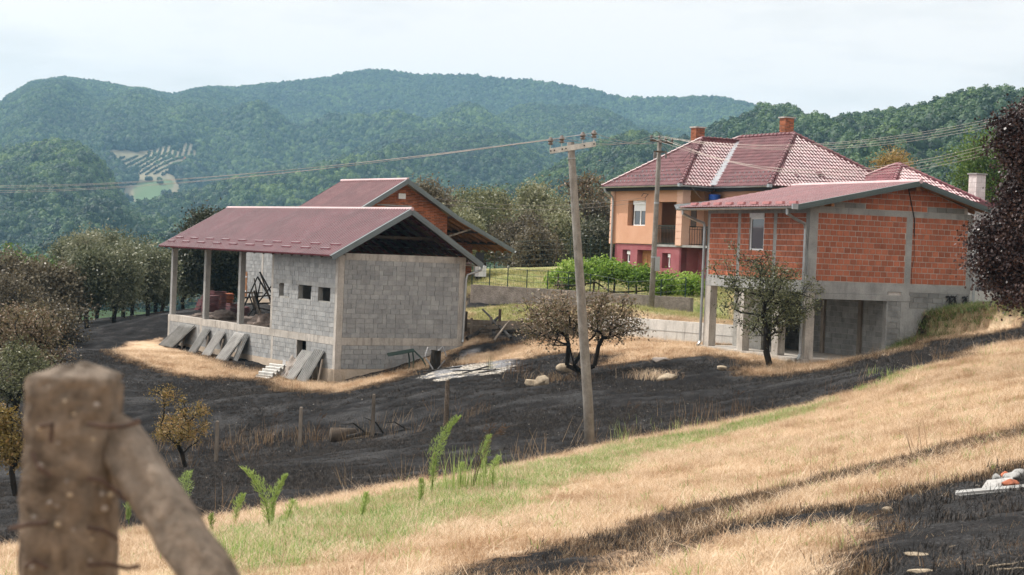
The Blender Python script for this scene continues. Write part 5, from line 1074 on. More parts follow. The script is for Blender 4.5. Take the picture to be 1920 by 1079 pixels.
stone('flat pink stone on the burnt ground at lower right',1728,1046,(.24,.13,.05),8); stone('little white stone on the straw at lower right',1664,962,(.09,.07,.06),9); stone('pale flat stone at the bottom edge of the field',1730,1078,(.17,.10,.04),10)
lg=MB().tube([(0,0,0),(.75,.25,.02)],[.24,.21],18); o=tag(part('log',lg,'bark',smooth=True),'short thick sawn log lying in the burnt grass','log'); q=gpt(626,829); o.location=(q[0]-.1,q[1],q[2]+.2)
V_=MB().tube([(0,0,.1),(.6,.1,.25),(1.2,.1,.2),(1.9,.1,.42),(2.6,.1,.36),(3.3,.1,.2)],[.06,.07,.055,.06,.045,.03],7).tube([(.6,.1,.25),(.2,0,.55),(-.2,0,.5)],[.04,.03,.01],5).tube([(1.2,.1,.2),(.9,.1,.6),(.5,.1,.75)],[.04,.03,.01],5).tube([(1.9,.1,.42),(1.5,0,.65),(1.2,0,.6)],[.03,.02,.01],5).tube([(2.6,.1,.36),(2.3,.0,.1),(2.0,0,-.05)],[.03,.02,.01],5)
o=tag(part('burnt_branch',V_,'char'),'fallen charred branch lying behind the sawn log','branch'); q=gpt(650,826); o.location=q
o=tag(part('brown_board',MB().obox((0,0,0),(1.1,.1,.1),(0,.2,.0),(0,0,.06)),'wood_grey'),'weathered board half buried right of the sawn log','board'); q=gpt(652,826); o.location=q
# stump with ash, green folding table, ash heap
stp=MB().tube([(0,0,-.2),(0,0,.3),(.03,0,.85)],[.26,.22,.2],9); o=tag(part('stump',stp,'bark_burnt'),'burnt tree stump with ashen spikes left of the ash heap','stump'); q=gpt(815,698); o.location=q; 
sr=part('stump_root',MB().tube([(-.15,0,.75),(-.3,-.05,.95),(-.4,-.1,.6)],[.05,.04,.02],5).tube([(.1,0,.8),(.28,0,1.0),(.45,-.1,.62)],[.05,.04,.015],5).tube([(-.05,-.2,.1),(-.35,-.3,.55)],.03,4).tube([(.1,-.2,.1),(.4,-.35,.5)],.02,4),'ash',o)
ft=root('garden_table','collapsed dark green plastic table in front of the shed gable','table',gpt(768,694),.2); BZ[ft.name]=0
part('table_top',MB().obox((-.9,0,.55),(1.1,0,.22),(0,.5,.08),(0,0,-.03)),'green_metal',ft); 
for a,b in (((.1,0,.72),(.15,.05,0)),((.2,.1,.75),(.75,-.05,.05)),((-.05,.2,.7),(.0,.2,0))): part('leg',MB().tube([a,np.add(a,b)*.5+[.03,0,.06],b],.035,6),'green_metal',ft)
q=gpt(880,700); rt=root('charred_planks','charred boards lying across the white ash heap','boards',q); BZ[rt.name]=0
rgn=random.Random(5)
for a,b in (((-1.9,-1.2,.05),(-.3,-.3,.25)),((-.6,-.8,.1),(1.0,-.4,.22)),((.4,-.7,.08),(2.0,.9,.3)),((-.2,-1.1,.06),(.7,-.2,.3)),((1.0,-.5,.1),(2.2,1.3,.35))): part('board',MB().beam(a,b,.13,.03),'char',rt)
for k in range(10):
    x,y=rgn.uniform(-1.2,1.8),rgn.uniform(-.6,.7); part('ash_board',MB().beam((x,y,.12),(x+rgn.uniform(.3,.9),y+rgn.uniform(-.1,.4),.14+rgn.uniform(0,.1)),.12,.02),'ash',rt)
# loose debris at the right-hand edge
q=gpt(1800,938); db=root('fallen_sheet','dusty grey sheet lying flat at the right edge of the field','sheet',q,.12); BZ[db.name]=0
part('sheet',MB().obox((0,0,.02),(1.6,.35,.12),(0.03,.20,.02),(0,0,.012)),'concrete_grey',db); part('edge_bar',MB().beam((-.05,-.02,.05),(1.65,.33,.17),.025,.025),'fibro',db); part('stick',MB().tube([(.3,-.15,.03),(1.1,-.05,.05)],.015,5),'wood_grey',db)
o=tag(part('metal_flap',MB().add([(0,0,0),(.3,.0,.03),(.34,.12,.12),(.1,.15,.08),(0,0,-.01),(.3,0,.02),(.34,.12,.11),(.1,.15,.07)],[(0,1,2,3),(7,6,5,4),(0,4,5,1),(1,5,6,2),(2,6,7,3),(3,7,4,0)]),'fibro'),'small bent grey flap behind the fallen sheet','scrap'); o.location=gpt(1838,920)
rb=random.Random(2)
for i,(px,py,m_,l_) in enumerate(((1872,905,'concrete_grey','tan rubble stone above the fallen sheet'),(1888,908,'concrete_grey','white broken block, lowest of the rubble row'),(1899,900,'concrete_grey','white broken block in the middle of the rubble row'),(1882,899,'brick_or','orange brick shard among white rubble'),(1912,897,'concrete_grey','pale rubble lump nearest the right edge'),(1893,912,'brick_or','small orange shard below the white rubble'))): stone(l_,px,py,(.11+.03*(i%3),.1,.1),30+i,m_,'rubble_stone','rubble')
for i,(px,py,px2,py2) in enumerate(((1855,1070,1925,1062),(1830,1068,1850,1069),(1780,1033,1806,1026),(1870,1074,1925,1070),(1875,988,1885,996),(1800,986,1812,998),(1740,1025,1765,1018))):
    pole_on_ground('straw_stalk',('bottommost long pale stalk running off the right edge','short pale stalk left of the bottommost long one','yellow stalk on burnt ground, topmost near the fallen sheet','second long pale stalk beside the right edge','tiny pale stalk below the brown board stick','short slanting stalk left of the fallen sheet','lone pale stalk at the left of the burnt corner')[i],(px,py),(px2,py2),.008,'fibro' if 0 else 'stone','stalk',.02,.01,'dry stalks on the burnt ground')
# ------------------------------------------------------------------ foreground post
fp=root('concrete_post','blurred old concrete post with rusty wire stubs and a slanting brace close to the camera','post',(0,0,0)); BZ[fp.name]=0
Yf=2.25; cxp=at(141,760,Yf)[0]; V=[];F=[]; rng=np.random.default_rng(3); nz_=90; na=64; top=at(140,700,Yf)[2]; zbt=-1.75
for i in range(nz_+1):
    z=top-(top-zbt)*(1-i/nz_)**1.7
    for j in range(na):
        t=2*math.pi*j/na+.12; ct,st__=math.cos(t),math.sin(t); r_=.054/max(abs(ct),abs(st__),.001); r_=min(r_,.066); V.append((r_*ct,r_*st__,z))
V=np.array(V); 
zt=(V[:,2]-top); V[:,:2]*=(1-.10*np.exp(zt/.0035))[:,None]*(1+.000*zt)[:,None]
dsp=vnoise(V*22,1)*.0036+vnoise(V*60,2)*.0040-np.maximum(vnoise(V*80,6),.1)*.007+vnoise(V*170,3)*.0016; nr=V.copy(); nr[:,2]=0; nr/=np.linalg.norm(nr,axis=1,keepdims=True); V+=nr*dsp[:,None]
V[-na:,2]+=vnoise(V[-na:]*40,4)*.005
ix=np.arange(nz_*na); a_=ix//na*na+ix%na; b_=ix//na*na+(ix+1)%na; Qd=np.stack([a_,b_,b_+na,a_+na],1)
for k in range(6):   # cap rings
    k0=len(V)-na; ring=V[k0:]*np.array([.8,.8,1])+np.array([0,0,.0008*(6-k)/2]); ring[:,2]+=vnoise(ring*60,5)*.0016; V=np.concatenate([V,ring]); j=np.arange(na); Qd=np.concatenate([Qd,np.stack([k0+j,k0+(j+1)%na,k0+na+(j+1)%na,k0+na+j],1)])
V[-na:,:2]=0
tilt=math.tan(.0)
me=np_mesh('shaft',V,Qd,smooth=True); me.materials.append(M['post']); o=bpy.data.objects.new('shaft',me); C.objects.link(o); o.parent=fp; o.location=(cxp,Yf,0); 
# brace
b0=at(216,812,Yf-.0)-[0,0,0]; b1=at(473,1205,Yf-.2); d=b1-b0; L=np.linalg.norm(d); V=[];n1=80;n2=32
d/=L; aa=np.cross(d,[0,1,0]); aa/=np.linalg.norm(aa); bb=np.cross(d,aa)
for i in range(n1+1):
    for j in range(n2):
        t=2*math.pi*j/n2; ct,s_=math.cos(t),math.sin(t); r_=min(.027/max(abs(ct),abs(s_)),.033); V.append(b0+d*(L+.4)*i/n1+aa*r_*ct+bb*r_*s_)
V=np.array(V); cc=b0+np.outer((V-b0)@d,d); nr=(V-cc); nr/=np.linalg.norm(nr,axis=1,keepdims=True); V+=nr*(vnoise(V*25,7)*.003+vnoise(V*70,8)*.002+vnoise(V*150,9)*.001)[:,None]
ix=np.arange(n1*n2); a_=ix//n2*n2+ix%n2; b_=ix//n2*n2+(ix+1)%n2
me=np_mesh('brace',V,np.stack([a_,b_,b_+n2,a_+n2],1),smooth=True); me.materials.append(M['post']); o=bpy.data.objects.new('brace',me); C.objects.link(o); o.parent=fp
M['rust']=rough_mat('rusty_wire',(.03,.02,.017),(.09,.055,.04),60,90,None,0,0,.8,.2,.3)
fr=Yf-.085
def wp(px,py,dy=0): return at(px,py,fr+dy)
for pts in ([(165,795),(195,800),(232,800),(262,790)],[(165,898),(190,900),(222,925),(238,940)],[(60,850),(75,880),(95,892)],[(18,992),(50,984),(90,980)],[(165,990),(195,995),(222,1012)],[(48,1062),(65,1052),(90,1066)],[(75,800),(98,795),(95,830)],[(165,1060),(200,1058),(240,1066),(262,1062)]):
    part('wire_stub',MB().tube([wp(px,py,.012*(k==0)) for k,(px,py) in enumerate(pts)],.0028,6),'rust',fp)
for i,(px,py) in enumerate([(rng.uniform(60,225),rng.uniform(720,1075)) for _ in range(22)]):
    p=wp(px,py,.016); V_,F_=icos(2); s_=rng.uniform(.002,.005); me=np_mesh('pebble',V_*(1+.15*vnoise(V_*2,i))[:,None]*np.array([s_,s_*.5,s_*.8])+p,F_,smooth=True); me.materials.append(M['stone' if i%3==0 else 'rubble_wall']); o=bpy.data.objects.new('pebble',me); C.objects.link(o); o.parent=fp
# ------------------------------------------------------------------ trees
def grow(base,cc,rad,rng,n_att,trunk_h,lobes=5,stems=1,lump=.55,r0=None,jit=.1,flat=0,extra=None):
    """greedy branching from base to random targets in a lumpy crown; returns nodes, parents, tips"""
    base=np.array(base,float); cc=np.array(cc,float); rad=np.array(rad,float)
    L=rng.normal(size=(lobes,3)); L/=np.linalg.norm(L,axis=1,keepdims=True); L[:,2]=L[:,2]*.8+.05; L=L*lump; lr=rng.uniform(.38,.58,lobes)
    A=[]
    while len(A)<n_att:
        k=rng.integers(0,lobes); p=rng.normal(size=3); p/=np.linalg.norm(p); p=L[k]+p*lr[k]*rng.uniform(.35,1.0)
        if np.linalg.norm(p)<1.05: A.append(p)
    A=cc+np.array(A)*rad
    if extra is not None: A=np.concatenate([A,extra])
    nodes=[base]; par=[-1]
    fork=base+(cc-base)*np.array([.35,.35,0])+np.array([0,0,trunk_h]); m_=base+(fork-base)*.5+rng.normal(size=3)*[.04,.04,0]*trunk_h
    if stems==1: nodes+=[m_,fork]; par+=[0,1]; start=[2]
    else:
        nodes.append(base+np.array([0,0,trunk_h*.35])); par.append(0); start=[]
        for s_ in range(stems):
            t=2*math.pi*s_/stems+rng.uniform(0,.8); q=base+np.array([math.cos(t)*rad[0]*.22,math.sin(t)*rad[1]*.22,trunk_h*rng.uniform(.8,1.2)]); nodes.append(q); par.append(1); start.append(len(nodes)-1)
    D=[0.]*len(nodes)
    for i in range(1,len(nodes)): D[i]=D[par[i]]+np.linalg.norm(nodes[i]-nodes[par[i]])
    o=np.argsort(np.linalg.norm((A-np.array(nodes[start[0]])),axis=1)); tips=[]
    for a in A[o]:
        NP=np.array(nodes); dd=np.linalg.norm(NP-a,axis=1); dv=dd+.35*np.array(D)+np.where(NP[:,2]>a[2]+.3*rad[2],rad[2],0); dv[:start[0]]+=99
        j=int(np.argmin(dv)); m_=(NP[j]+a)/2+rng.normal(size=3)*jit*dd[j]+np.array([0,0,.10*dd[j]]); nodes.append(m_); par.append(j); D.append(D[j]+dd[j]*.5); nodes.append(a); par.append(len(nodes)-2); D.append(D[-1]+dd[j]*.5); tips.append(len(nodes)-1)
    return np.array(nodes),par,tips
def tree(label,cat,base,cc,rad,lf,bark='bark',n_att=90,leaf_n=90,leaf=.08,sig=.16,trunk_h=1.,lobes=6,stems=1,seed=0,name='tree',trunk_r=.1,group=None,sides=5,aspect=.5,twigs=0,droop=0,lump=.55,extra=None):
    rng=np.random.default_rng(seed+100); nodes,par,tips=grow(base,cc,rad,rng,n_att,trunk_h,lobes,stems,lump,extra=extra)
    rt=root(name,label,cat,base,0,group); BZ[rt.name]=0; n=len(nodes); cnt=np.zeros(n); 
    for t in tips: cnt[t]+=1
    for i in range(n-1,0,-1): cnt[par[i]]+=cnt[i]
    R_=trunk_r*np.maximum(cnt/cnt[0],1e-4)**.46; R_=np.maximum(R_,trunk_r*.05); b=np.array(base,float); NL=nodes-b
    V=[];Q=[]
    ang=np.arange(sides)*2*math.pi/sides
    for i in range(1,n):
        p,q=NL[par[i]],NL[i]; d=q-p; l=np.linalg.norm(d)+1e-9; d/=l; a=np.cross(d,[.3,.5,.81]); a/=np.linalg.norm(a)+1e-9; c=np.cross(d,a); ring=np.cos(ang)[:,None]*a+np.sin(ang)[:,None]*c
        r1=R_[i]*1.15 if par[i]>0 else R_[0]*1.25; k=len(V)*sides; V.append(p+ring*min(r1,R_[par[i]])); V.append(q+ring*R_[i]); 
        for j in range(sides): Q.append((k+j,k+(j+1)%sides,k+sides+(j+1)%sides,k+sides+j))
    Vn=np.concatenate(V)
    if twigs:
        tv=[];tq=[]; k0=len(Vn)
        for t in tips:
            for _ in range(twigs):
                d=rng.normal(size=3); d[2]=d[2]*.6+.2-droop; d/=np.linalg.norm(d); p=NL[t]; q=p+d*rng.uniform(.6,1.6)*sig*2; a=np.cross(d,[.3,.5,.8]); a/=np.linalg.norm(a)+1e-9; w=trunk_r*.045
                k=k0+len(tv); tv+= [p+a*w,p-a*w,q-a*w*.4,q+a*w*.4]; tq.append((k,k+1,k+2,k+3))
        Vn=np.concatenate([Vn,np.array(tv)]); Q+=tq
    me=np_mesh('trunk',Vn,np.array(Q),smooth=False); me.materials.append(M[bark]); part('trunk',me,bark,rt)
    m_=leaf_n*len(tips); k=np.repeat(np.arange(len(tips)),leaf_n); tp=NL[tips][k]; off=rng.normal(size=(m_,3))*sig*np.array([1,1,.85]); P=tp+off-np.array([0,0,droop*sig])
    ct=rng.normal(size=len(tips))*.12; tone=np.clip(.5+ct[k]+rng.normal(size=m_)*.16+.12*vnoise(P*1.2,seed),0,1)
    V,Q,T=leaves(P,leaf,rng,tone,aspect); me=np_mesh('crown',V,Q,T); me.materials.append(M[lf]); part('crown',me,lf,rt); return rt
def blob(px0,px1,y0,y1,Yt,n,seed):
    r_=np.random.default_rng(seed); a=r_.normal(size=(n,3)); a/=np.linalg.norm(a,axis=1,keepdims=True); a*=r_.uniform(.2,1,(n,1)); c=at((px0+px1)/2,(y0+y1)/2,Yt); return c+a*np.array([(px1-px0)/2,(px1-px0)/2.5,(y1-y0)/2])/3367*Yt
def tpx(label,cat,px,Yt,x0,x1,yt,yb,lf,basey=None,depth=1.,**k):
    cx_=(x0+x1)/2; c=at(cx_,(yt+yb)/2,Yt); rx=(x1-x0)/2/3367*Yt; rz=(yb-yt)/2/3367*Yt
    if basey: b=gpt(px,basey); 
    else: x=ray(px,560)[0]*Yt; b=np.array([x,Yt,float(gz(x,Yt))])
    return tree(label,cat,b,c,(rx,rx*depth,rz),lf,**k)
Y_=lambda px,py: gpt(px,py)[1]
tpx('scorched low orchard tree with many stems behind the leaning pole','tree',1088,Y_(1088,705),968,1205,530,690,'lf_scorch','' and 1 or 705,bark='bark_burnt',n_att=270,leaf_n=32,leaf=.105,sig=.18,trunk_h=.4,stems=5,seed=1,trunk_r=.13,twigs=4,lobes=9,lump=.62)
tpx('grey green fruit tree before the columns of the brick house','tree',1443,Y_(1443,688),1312,1542,440,655,'lf_olive',688,bark='bark_burnt',n_att=230,leaf_n=40,leaf=.095,sig=.17,trunk_h=1.1,seed=2,trunk_r=.12,twigs=3,lobes=9,lump=.6)
tpx('small young tree with yellow leaves left of the first fence post','tree',348,Y_(348,880),262,402,712,850,'lf_yellow',880,bark='bark_burnt',n_att=90,leaf_n=42,leaf=.07,sig=.10,trunk_h=.45,seed=3,trunk_r=.07,twigs=3,lobes=8,lump=.68)
tpx('yellowing young tree at the left edge beside the concrete post','tree',30,Y_(30,932),-50,62,752,905,'lf_yellow',932,bark='bark_burnt',n_att=90,leaf_n=42,leaf=.08,sig=.12,trunk_h=.6,seed=4,trunk_r=.07,twigs=3,lobes=7,lump=.6)
tpx('broad half scorched shrub above the concrete post on the burnt slope','tree',60,64,-90,190,565,735,'lf_scorch',None,bark='bark_burnt',n_att=200,leaf_n=60,leaf=.10,sig=.2,trunk_h=.5,stems=4,seed=5,trunk_r=.13,twigs=4,lobes=9)
tpx('drooping olive shrub low behind the concrete post','tree',-10,60,-120,110,620,790,'lf_olive',None,bark='bark_burnt',n_att=130,leaf_n=60,leaf=.10,sig=.2,trunk_h=.4,stems=4,seed=6,trunk_r=.12,twigs=4)
# dark red tree on the right edge
tpx('dark red leaved tree filling the right edge in front of the annexe','tree',2035,44,1850,2260,175,575,'lf_plum',None,extra=np.concatenate([blob(1812,1960,400,545,43.5,70,1),blob(1862,1990,190,330,43.5,60,2),blob(1862,2010,300,440,43.5,60,5),blob(1870,2000,500,600,43,16,3)]),bark='bark_burnt',n_att=300,leaf_n=230,leaf=.08,sig=.18,trunk_h=1.6,seed=7,trunk_r=.16,aspect=.75,lobes=16,twigs=2,lump=.66)
tpx('bright green broad tree behind the white chimney','tree',1850,112,1768,1975,232,400,'lf_green',None,n_att=170,leaf_n=120,leaf=.2,sig=.42,trunk_h=3,seed=9,trunk_r=.25,lobes=9)
tpx('pale yellowish treetop between the villa roof and the white house','tree',1672,125,1640,1712,280,345,'lf_yellow',None,n_att=50,leaf_n=70,leaf=.17,sig=.4,trunk_h=4,seed=10,trunk_r=.2)
# trees behind the shed and on the left
tpx('tall brown crowned walnut rising behind the shed roof','tree',395,112,326,452,374,590,'lf_dark',None,n_att=230,leaf_n=150,leaf=.22,sig=.42,trunk_h=1.4,seed=11,trunk_r=.3,lobes=12)
tpx('dark walnut with pale glints seen through the open bay','tree',470,114,395,545,400,588,'lf_dark',None,n_att=200,leaf_n=150,leaf=.22,sig=.42,trunk_h=1.2,seed=12,trunk_r=.3,lobes=10)
tpx('dark brown tree with lime green top at the left edge','tree',10,96,-70,75,452,650,'lf_brown',None,n_att=200,leaf_n=150,leaf=.2,sig=.36,trunk_h=1.2,seed=13,trunk_r=.25,lobes=10)
tpx('dark brown tree with green tips, second from the left edge','tree',95,98,50,148,448,645,'lf_brown',None,n_att=170,leaf_n=150,leaf=.2,sig=.36,trunk_h=1.2,seed=14,trunk_r=.25,lobes=9)
tpx('lime green treetop standing above the dark brown trees','tree',55,108,-10,125,440,560,'lf_green',None,n_att=90,leaf_n=110,leaf=.18,sig=.36,trunk_h=3,seed=15,trunk_r=.2)
tpx('dark scorched tree whose foliage reaches down to the burnt slope','tree',60,88,-60,170,520,680,'lf_brown',None,n_att=200,leaf_n=150,leaf=.17,sig=.36,trunk_h=.8,seed=16,trunk_r=.2,lobes=10)
for i,(px,Yt,x0,x1,yt,yb,lab) in enumerate(((150,104,118,190,425,600,'tall slender grey green tree, leftmost of the slender row'),(182,110,150,235,432,590,'slender grey green tree in the left part of the slender row'),(215,100,180,262,445,605,'thin stemmed grey green tree in the middle of the slender row'),(248,112,215,300,450,585,'airy grey green tree right of the middle of the slender row'),(278,103,250,318,470,590,'lower grey green tree near the shed column in the slender row'),(305,118,280,345,478,582,'grey green tree glimpsed just left of the outermost shed column'),(345,120,318,385,480,580,'grey green tree glimpsed between the first two shed columns'),(135,112,100,175,440,590,'grey green tree touching the dark brown trees'),(232,106,200,272,440,600,'tallest grey green tree in the right half of the slender row'),(165,100,135,205,470,612,'low forked grey green tree in the left half of the slender row'),(292,108,262,332,495,590,'low bushy grey green tree against the shed column'))):
    tpx(lab,'tree',px,Yt,x0,x1,yt-10,yb-16,'lf_grey',None,bark='bark_burnt',n_att=100,leaf_n=95,leaf=.2,sig=.38,trunk_h=1.6,seed=20+i,trunk_r=.13,lobes=7,stems=1 if i%2 else 3,group='slender trees along the edge of the field',aspect=.4)
for i,(px,Yt,x0,x1,yt,yb,lf,lab) in enumerate(((800,120,765,850,335,450,'lf_brown','brownish treetop just right of the brick barn peak'),(845,112,805,900,400,500,'lf_olive','olive bush behind the lean-to roof of the brick barn'),(905,124,855,965,372,500,'lf_olive','wide olive green tree right of the brick barn eave'),(960,118,905,1030,392,505,'lf_brown','brown green thicket above the dark wire fence'),(1010,126,955,1070,340,480,'lf_olive','tall olive tree left of the leaning pole'),(1060,120,1020,1110,385,500,'lf_olive','dense thicket tree directly behind the leaning pole'),(1115,124,1075,1160,350,490,'lf_brown','brown tree right of the leaning pole, left of the villa'),(1140,114,1095,1165,410,510,'lf_dark','dark bush against the left corner of the villa'),(1090,130,1050,1150,318,420,'lf_scorch','thin treetop with bare twigs above the thicket'),(890,135,840,960,350,430,'lf_olive','far olive treetop above the thicket on the right of the barn'),(985,112,925,1060,430,515,'lf_brown','low dark scrub along the dark wire fence'))):
    tpx(lab,'tree',px,Yt,x0,x1,yt,yb,lf,None,n_att=150 if i!=8 else 60,leaf_n=110 if i!=8 else 30,leaf=.21,sig=.42,trunk_h=1.0,seed=40+i,trunk_r=.2,lobes=8,twigs=1 if i!=8 else 6,group='thicket of trees behind the lawn')
# grapevines
for i,(px,x0,x1,yt,yb,lab) in enumerate(((1060,1034,1084,484,535,'leafy grapevine at the left end of the trellis, left of the pole'),(1112,1088,1140,478,525,'tall grapevine just right of the leaning pole'),(1150,1130,1180,482,530,'grapevine in front of the left corner of the villa'),(1192,1172,1212,490,535,'grapevine before the dark basement door'),(1250,1214,1278,508,550,'low grapevine right of the villa pole'),(1300,1272,1318,512,552,'low grapevine ending at the brick house downspout'))):
    Yv=86-(px-1060)*.010; tpx(lab,'grapevine',px,Yv,x0-16,x1+16,yt+5,yb+12,'lf_vine',None,n_att=42,leaf_n=95,leaf=.11,sig=.18,trunk_h=.9,seed=60+i,trunk_r=.05,lobes=6,aspect=.9,name='grapevine',group='grapevines on the trellis')
p_=[at(px,py,85.5) for px,py in ((1040,535),(1075,536),(1118,530),(1145,548),(1178,548),(1215,545),(1240,551),(1265,556),(1300,552))]; vt=root('vine_trellis','thin posts and a long low cane carrying the grapevines','trellis',gy(1060,85.5)); BZ[vt.name]=0; b0_=np.array(vt.location)
for px in (1045,1090,1122,1178,1240,1290): g_=gy(px,85.3); part('post',MB().tube([g_-b0_-[0,0,.2],g_-b0_+[0,0,1.5]],.035,6),'wood_dark',vt)
part('cane',MB().tube([p-b0_ for p in p_],.04,6),'bark',vt); part('wire',MB().tube([gy(1040,85.3)-b0_+[0,0,1.3],gy(1300,85)-b0_+[0,0,1.3]],.01,4),'fence_wire',vt)
# ------------------------------------------------------------------ tall weeds
def horseweed(label,px,py,H,lean=(.1,0),seed=0,lf='lf_weed',w=.16,top=.55,group='tall green horseweeds along the grass edge'):
    rng=np.random.default_rng(seed); q=gpt(px,py); rt=root('horseweed',label,'weed',q,0,group); BZ[rt.name]=0
    st_=[np.array([lean[0]*H*t**3*1.5+.03*math.sin(3*t+seed),lean[1]*H*t**3,H*(t-.12*abs(lean[0])*t**4)]) for t in np.linspace(0,1,7)]; part('stem',MB().tube(st_,[.012,.011,.010,.008,.006,.004,.002],5),'lf_weed',rt)
    n=int(900*H); t=rng.uniform(.12,1,n)**.85; P=np.stack([np.interp(t,np.linspace(0,1,7),[s[i] for s in st_]) for i in range(3)],1); a=rng.uniform(0,6.28,n); rr=w*(.25+np.where(t>top,1-(t-top)/(1-top)*.8,.42))*rng.uniform(.2,1,n)
    P[:,0]+=np.cos(a)*rr*.8; P[:,1]+=np.sin(a)*rr*.8; P[:,2]+=rr*.5; ax=np.stack([np.cos(a)*.8+lean[0]*2,np.sin(a)*.8,1.1+0*a],1)
    V,Q,T=leaves(P,.065,rng,np.clip(rng.normal(.5,.2,n),0,1),.13,axis=ax); me=np_mesh('leaves',V,Q,T); me.materials.append(M[lf]); part('leaves',me,lf,rt); return rt
horseweed('tall nodding horseweed in the middle, in front of the pale fence post',806,932,1.36,(.22,0),1,top=.45)
horseweed('horseweed standing in front of the small yellow tree',346,948,.62,(.1,0),2,w=.2,top=.3)
horseweed('leaning horseweed, left one of the pair at the lower left grass edge',505,1002,.88,(-.28,0),3,w=.15); horseweed('dark slim horseweed, right one of the pair at the lower left grass edge',512,990,.76,(.12,0),4,w=.09)
horseweed('short horseweed shoot left of the tall nodding one',680,980,.42,(.02,0),5,w=.07); horseweed('small upright horseweed just left of the tall nodding one',786,950,.42,(0,0),6,w=.08)
horseweed('thin green seedling at the brace foot',392,1005,.3,(.1,0),7,w=.06); horseweed('small weed beside the foot of the concrete post',238,985,.45,(.2,0),8,w=.1)
for i,(px,py,H,lab) in enumerate(((860,925,.5,'leafy weed at the left of the tall grass clump'),(905,915,.9,'bushy horseweed inside the tall grass clump'),(925,925,.6,'low bushy weed right of the tall grass clump'),(445,985,.45,'thin green weed under the yellow tree'),(540,985,.35,'small weed stalk right of the leaning pair'))): horseweed(lab,px,py,H,(.08,0),20+i,w=.12)
def grass_clump(label,px,py,H,n=60,spread=.25,seed=0,mat='bl_weed',heads=4,bend=.5,group='clumps of long grass on the slope'):
    rng=np.random.default_rng(seed); q=gpt(px,py); rt=root('grass_clump',label,'grass',q,0,group); BZ[rt.name]=0; V=[];Q=[];T=[]
    for k in range(n):
        b=rng.normal(size=2)*spread*.35; a=rng.uniform(0,6.28); h=H*rng.uniform(.45,1.); l=bend*h*rng.uniform(.2,1); w=.004+.005*h; px_=np.array([-math.sin(a),math.cos(a),0])
        k0=len(V)
        for t in (0,.35,.7,1.): c=np.array([b[0]+math.cos(a)*l*t*t,b[1]+math.sin(a)*l*t*t,h*t*(1-.25*t*bend)-.03]); ww=w*(1-t*.9); V+=[c+px_*ww,c-px_*ww]
        for j in range(3): Q.append((k0+2*j,k0+2*j+1,k0+2*j+3,k0+2*j+2))
        T+=[rng.uniform(.2,.9)]*8
    me=np_mesh('blades',np.array(V),np.array(Q),np.array(T)); me.materials.append(M[mat]); part('blades',me,mat,rt)
    for k in range(heads):
        a=rng.uniform(-.7,1.4); l=H*rng.uniform(.3,.6); s_=[(0,0,0),(l*.25,0,H*.55),(l*.6,0,H*.95),(l,0,H*1.15)]; m_=MB().tube([(x*math.cos(a),x*math.sin(a),z) for x,_,z in s_],[.004,.004,.003,.002],4)
        for j in range(7): c=np.array([l*(.8+.04*j)*math.cos(a),l*(.8+.04*j)*math.sin(a),H*(1.03+.025*j)]); m_.tube([c,c+np.array([rng.uniform(-.02,.09),rng.uniform(-.03,.03),rng.uniform(-.02,.05)])*H],.006,4)
        part('seed_head',m_,'bl_brown',rt)
grass_clump('tall green grass clump with reddish seed heads right of the nodding horseweed',885,925,.95,90,.8,1,heads=6); grass_clump('green grass clump with seed heads beside the foot of the leaning pole',1166,835,.9,26,.4,2,heads=3)
grass_clump('bright long grass at the bottom edge below the brace',440,1060,.5,90,.8,3,heads=0); grass_clump('long green grass just right of the brace',470,1035,.35,60,.7,4,heads=0)
grass_clump('dry golden grass tuft on burnt ground below the brick house corner',1228,712,.62,320,1.3,5,'bl_dry',0,1.5); grass_clump('dry brown grass tuft around the scorched tree foot',1060,715,.5,260,2.2,6,'bl_brown',0,1.1)
grass_clump('upright dry grass right of the scorched tree foot',1150,690,.5,240,2.6,7,'bl_brown',0,1.1); grass_clump('singed weeds between ash heap and the pair of stones',975,700,.7,70,1.1,8,'bl_brown',2,.4); grass_clump('thin green brown weed growing beside the ash heap',920,695,.8,36,.3,9,'lf_olive',0,.2)
grass_clump('bleached burnt grass under the small yellow tree',325,835,.5,160,2.6,10,'bl_brown',0,1.4); grass_clump('bleached grass stalks right of the first fence post',440,845,.55,120,2.2,11,'bl_brown',3,1.2); grass_clump('dry burnt stalks left of the second fence post',505,830,.8,90,1.6,12,'bl_brown',5,.8); grass_clump('dead weeds right of the second fence post',590,825,.7,70,1.4,13,'bl_brown',5,.8)
grass_clump('fan of dry stalks right of the pale fence post',890,775,.5,60,1.4,14,'bl_brown',2,1.5); grass_clump('dry standing stalks on the burnt edge left of the far slope',1370,782,.6,110,2.6,15,'bl_brown',3,.4); grass_clump('bright green grass on the crest before the burnt strip',1680,702,.3,110,1.6,16,heads=0)
grass_clump('two green blades on the crest by the house bank',1858,668,.7,10,.4,17,heads=0,bend=.4); grass_clump('burnt stems at the foot of the leaning pole',1085,835,.35,60,.9,18,'bl_burnt',0,.3); grass_clump('green grass along the crest right of the pole',1340,808,.3,170,2.6,19,heads=0)
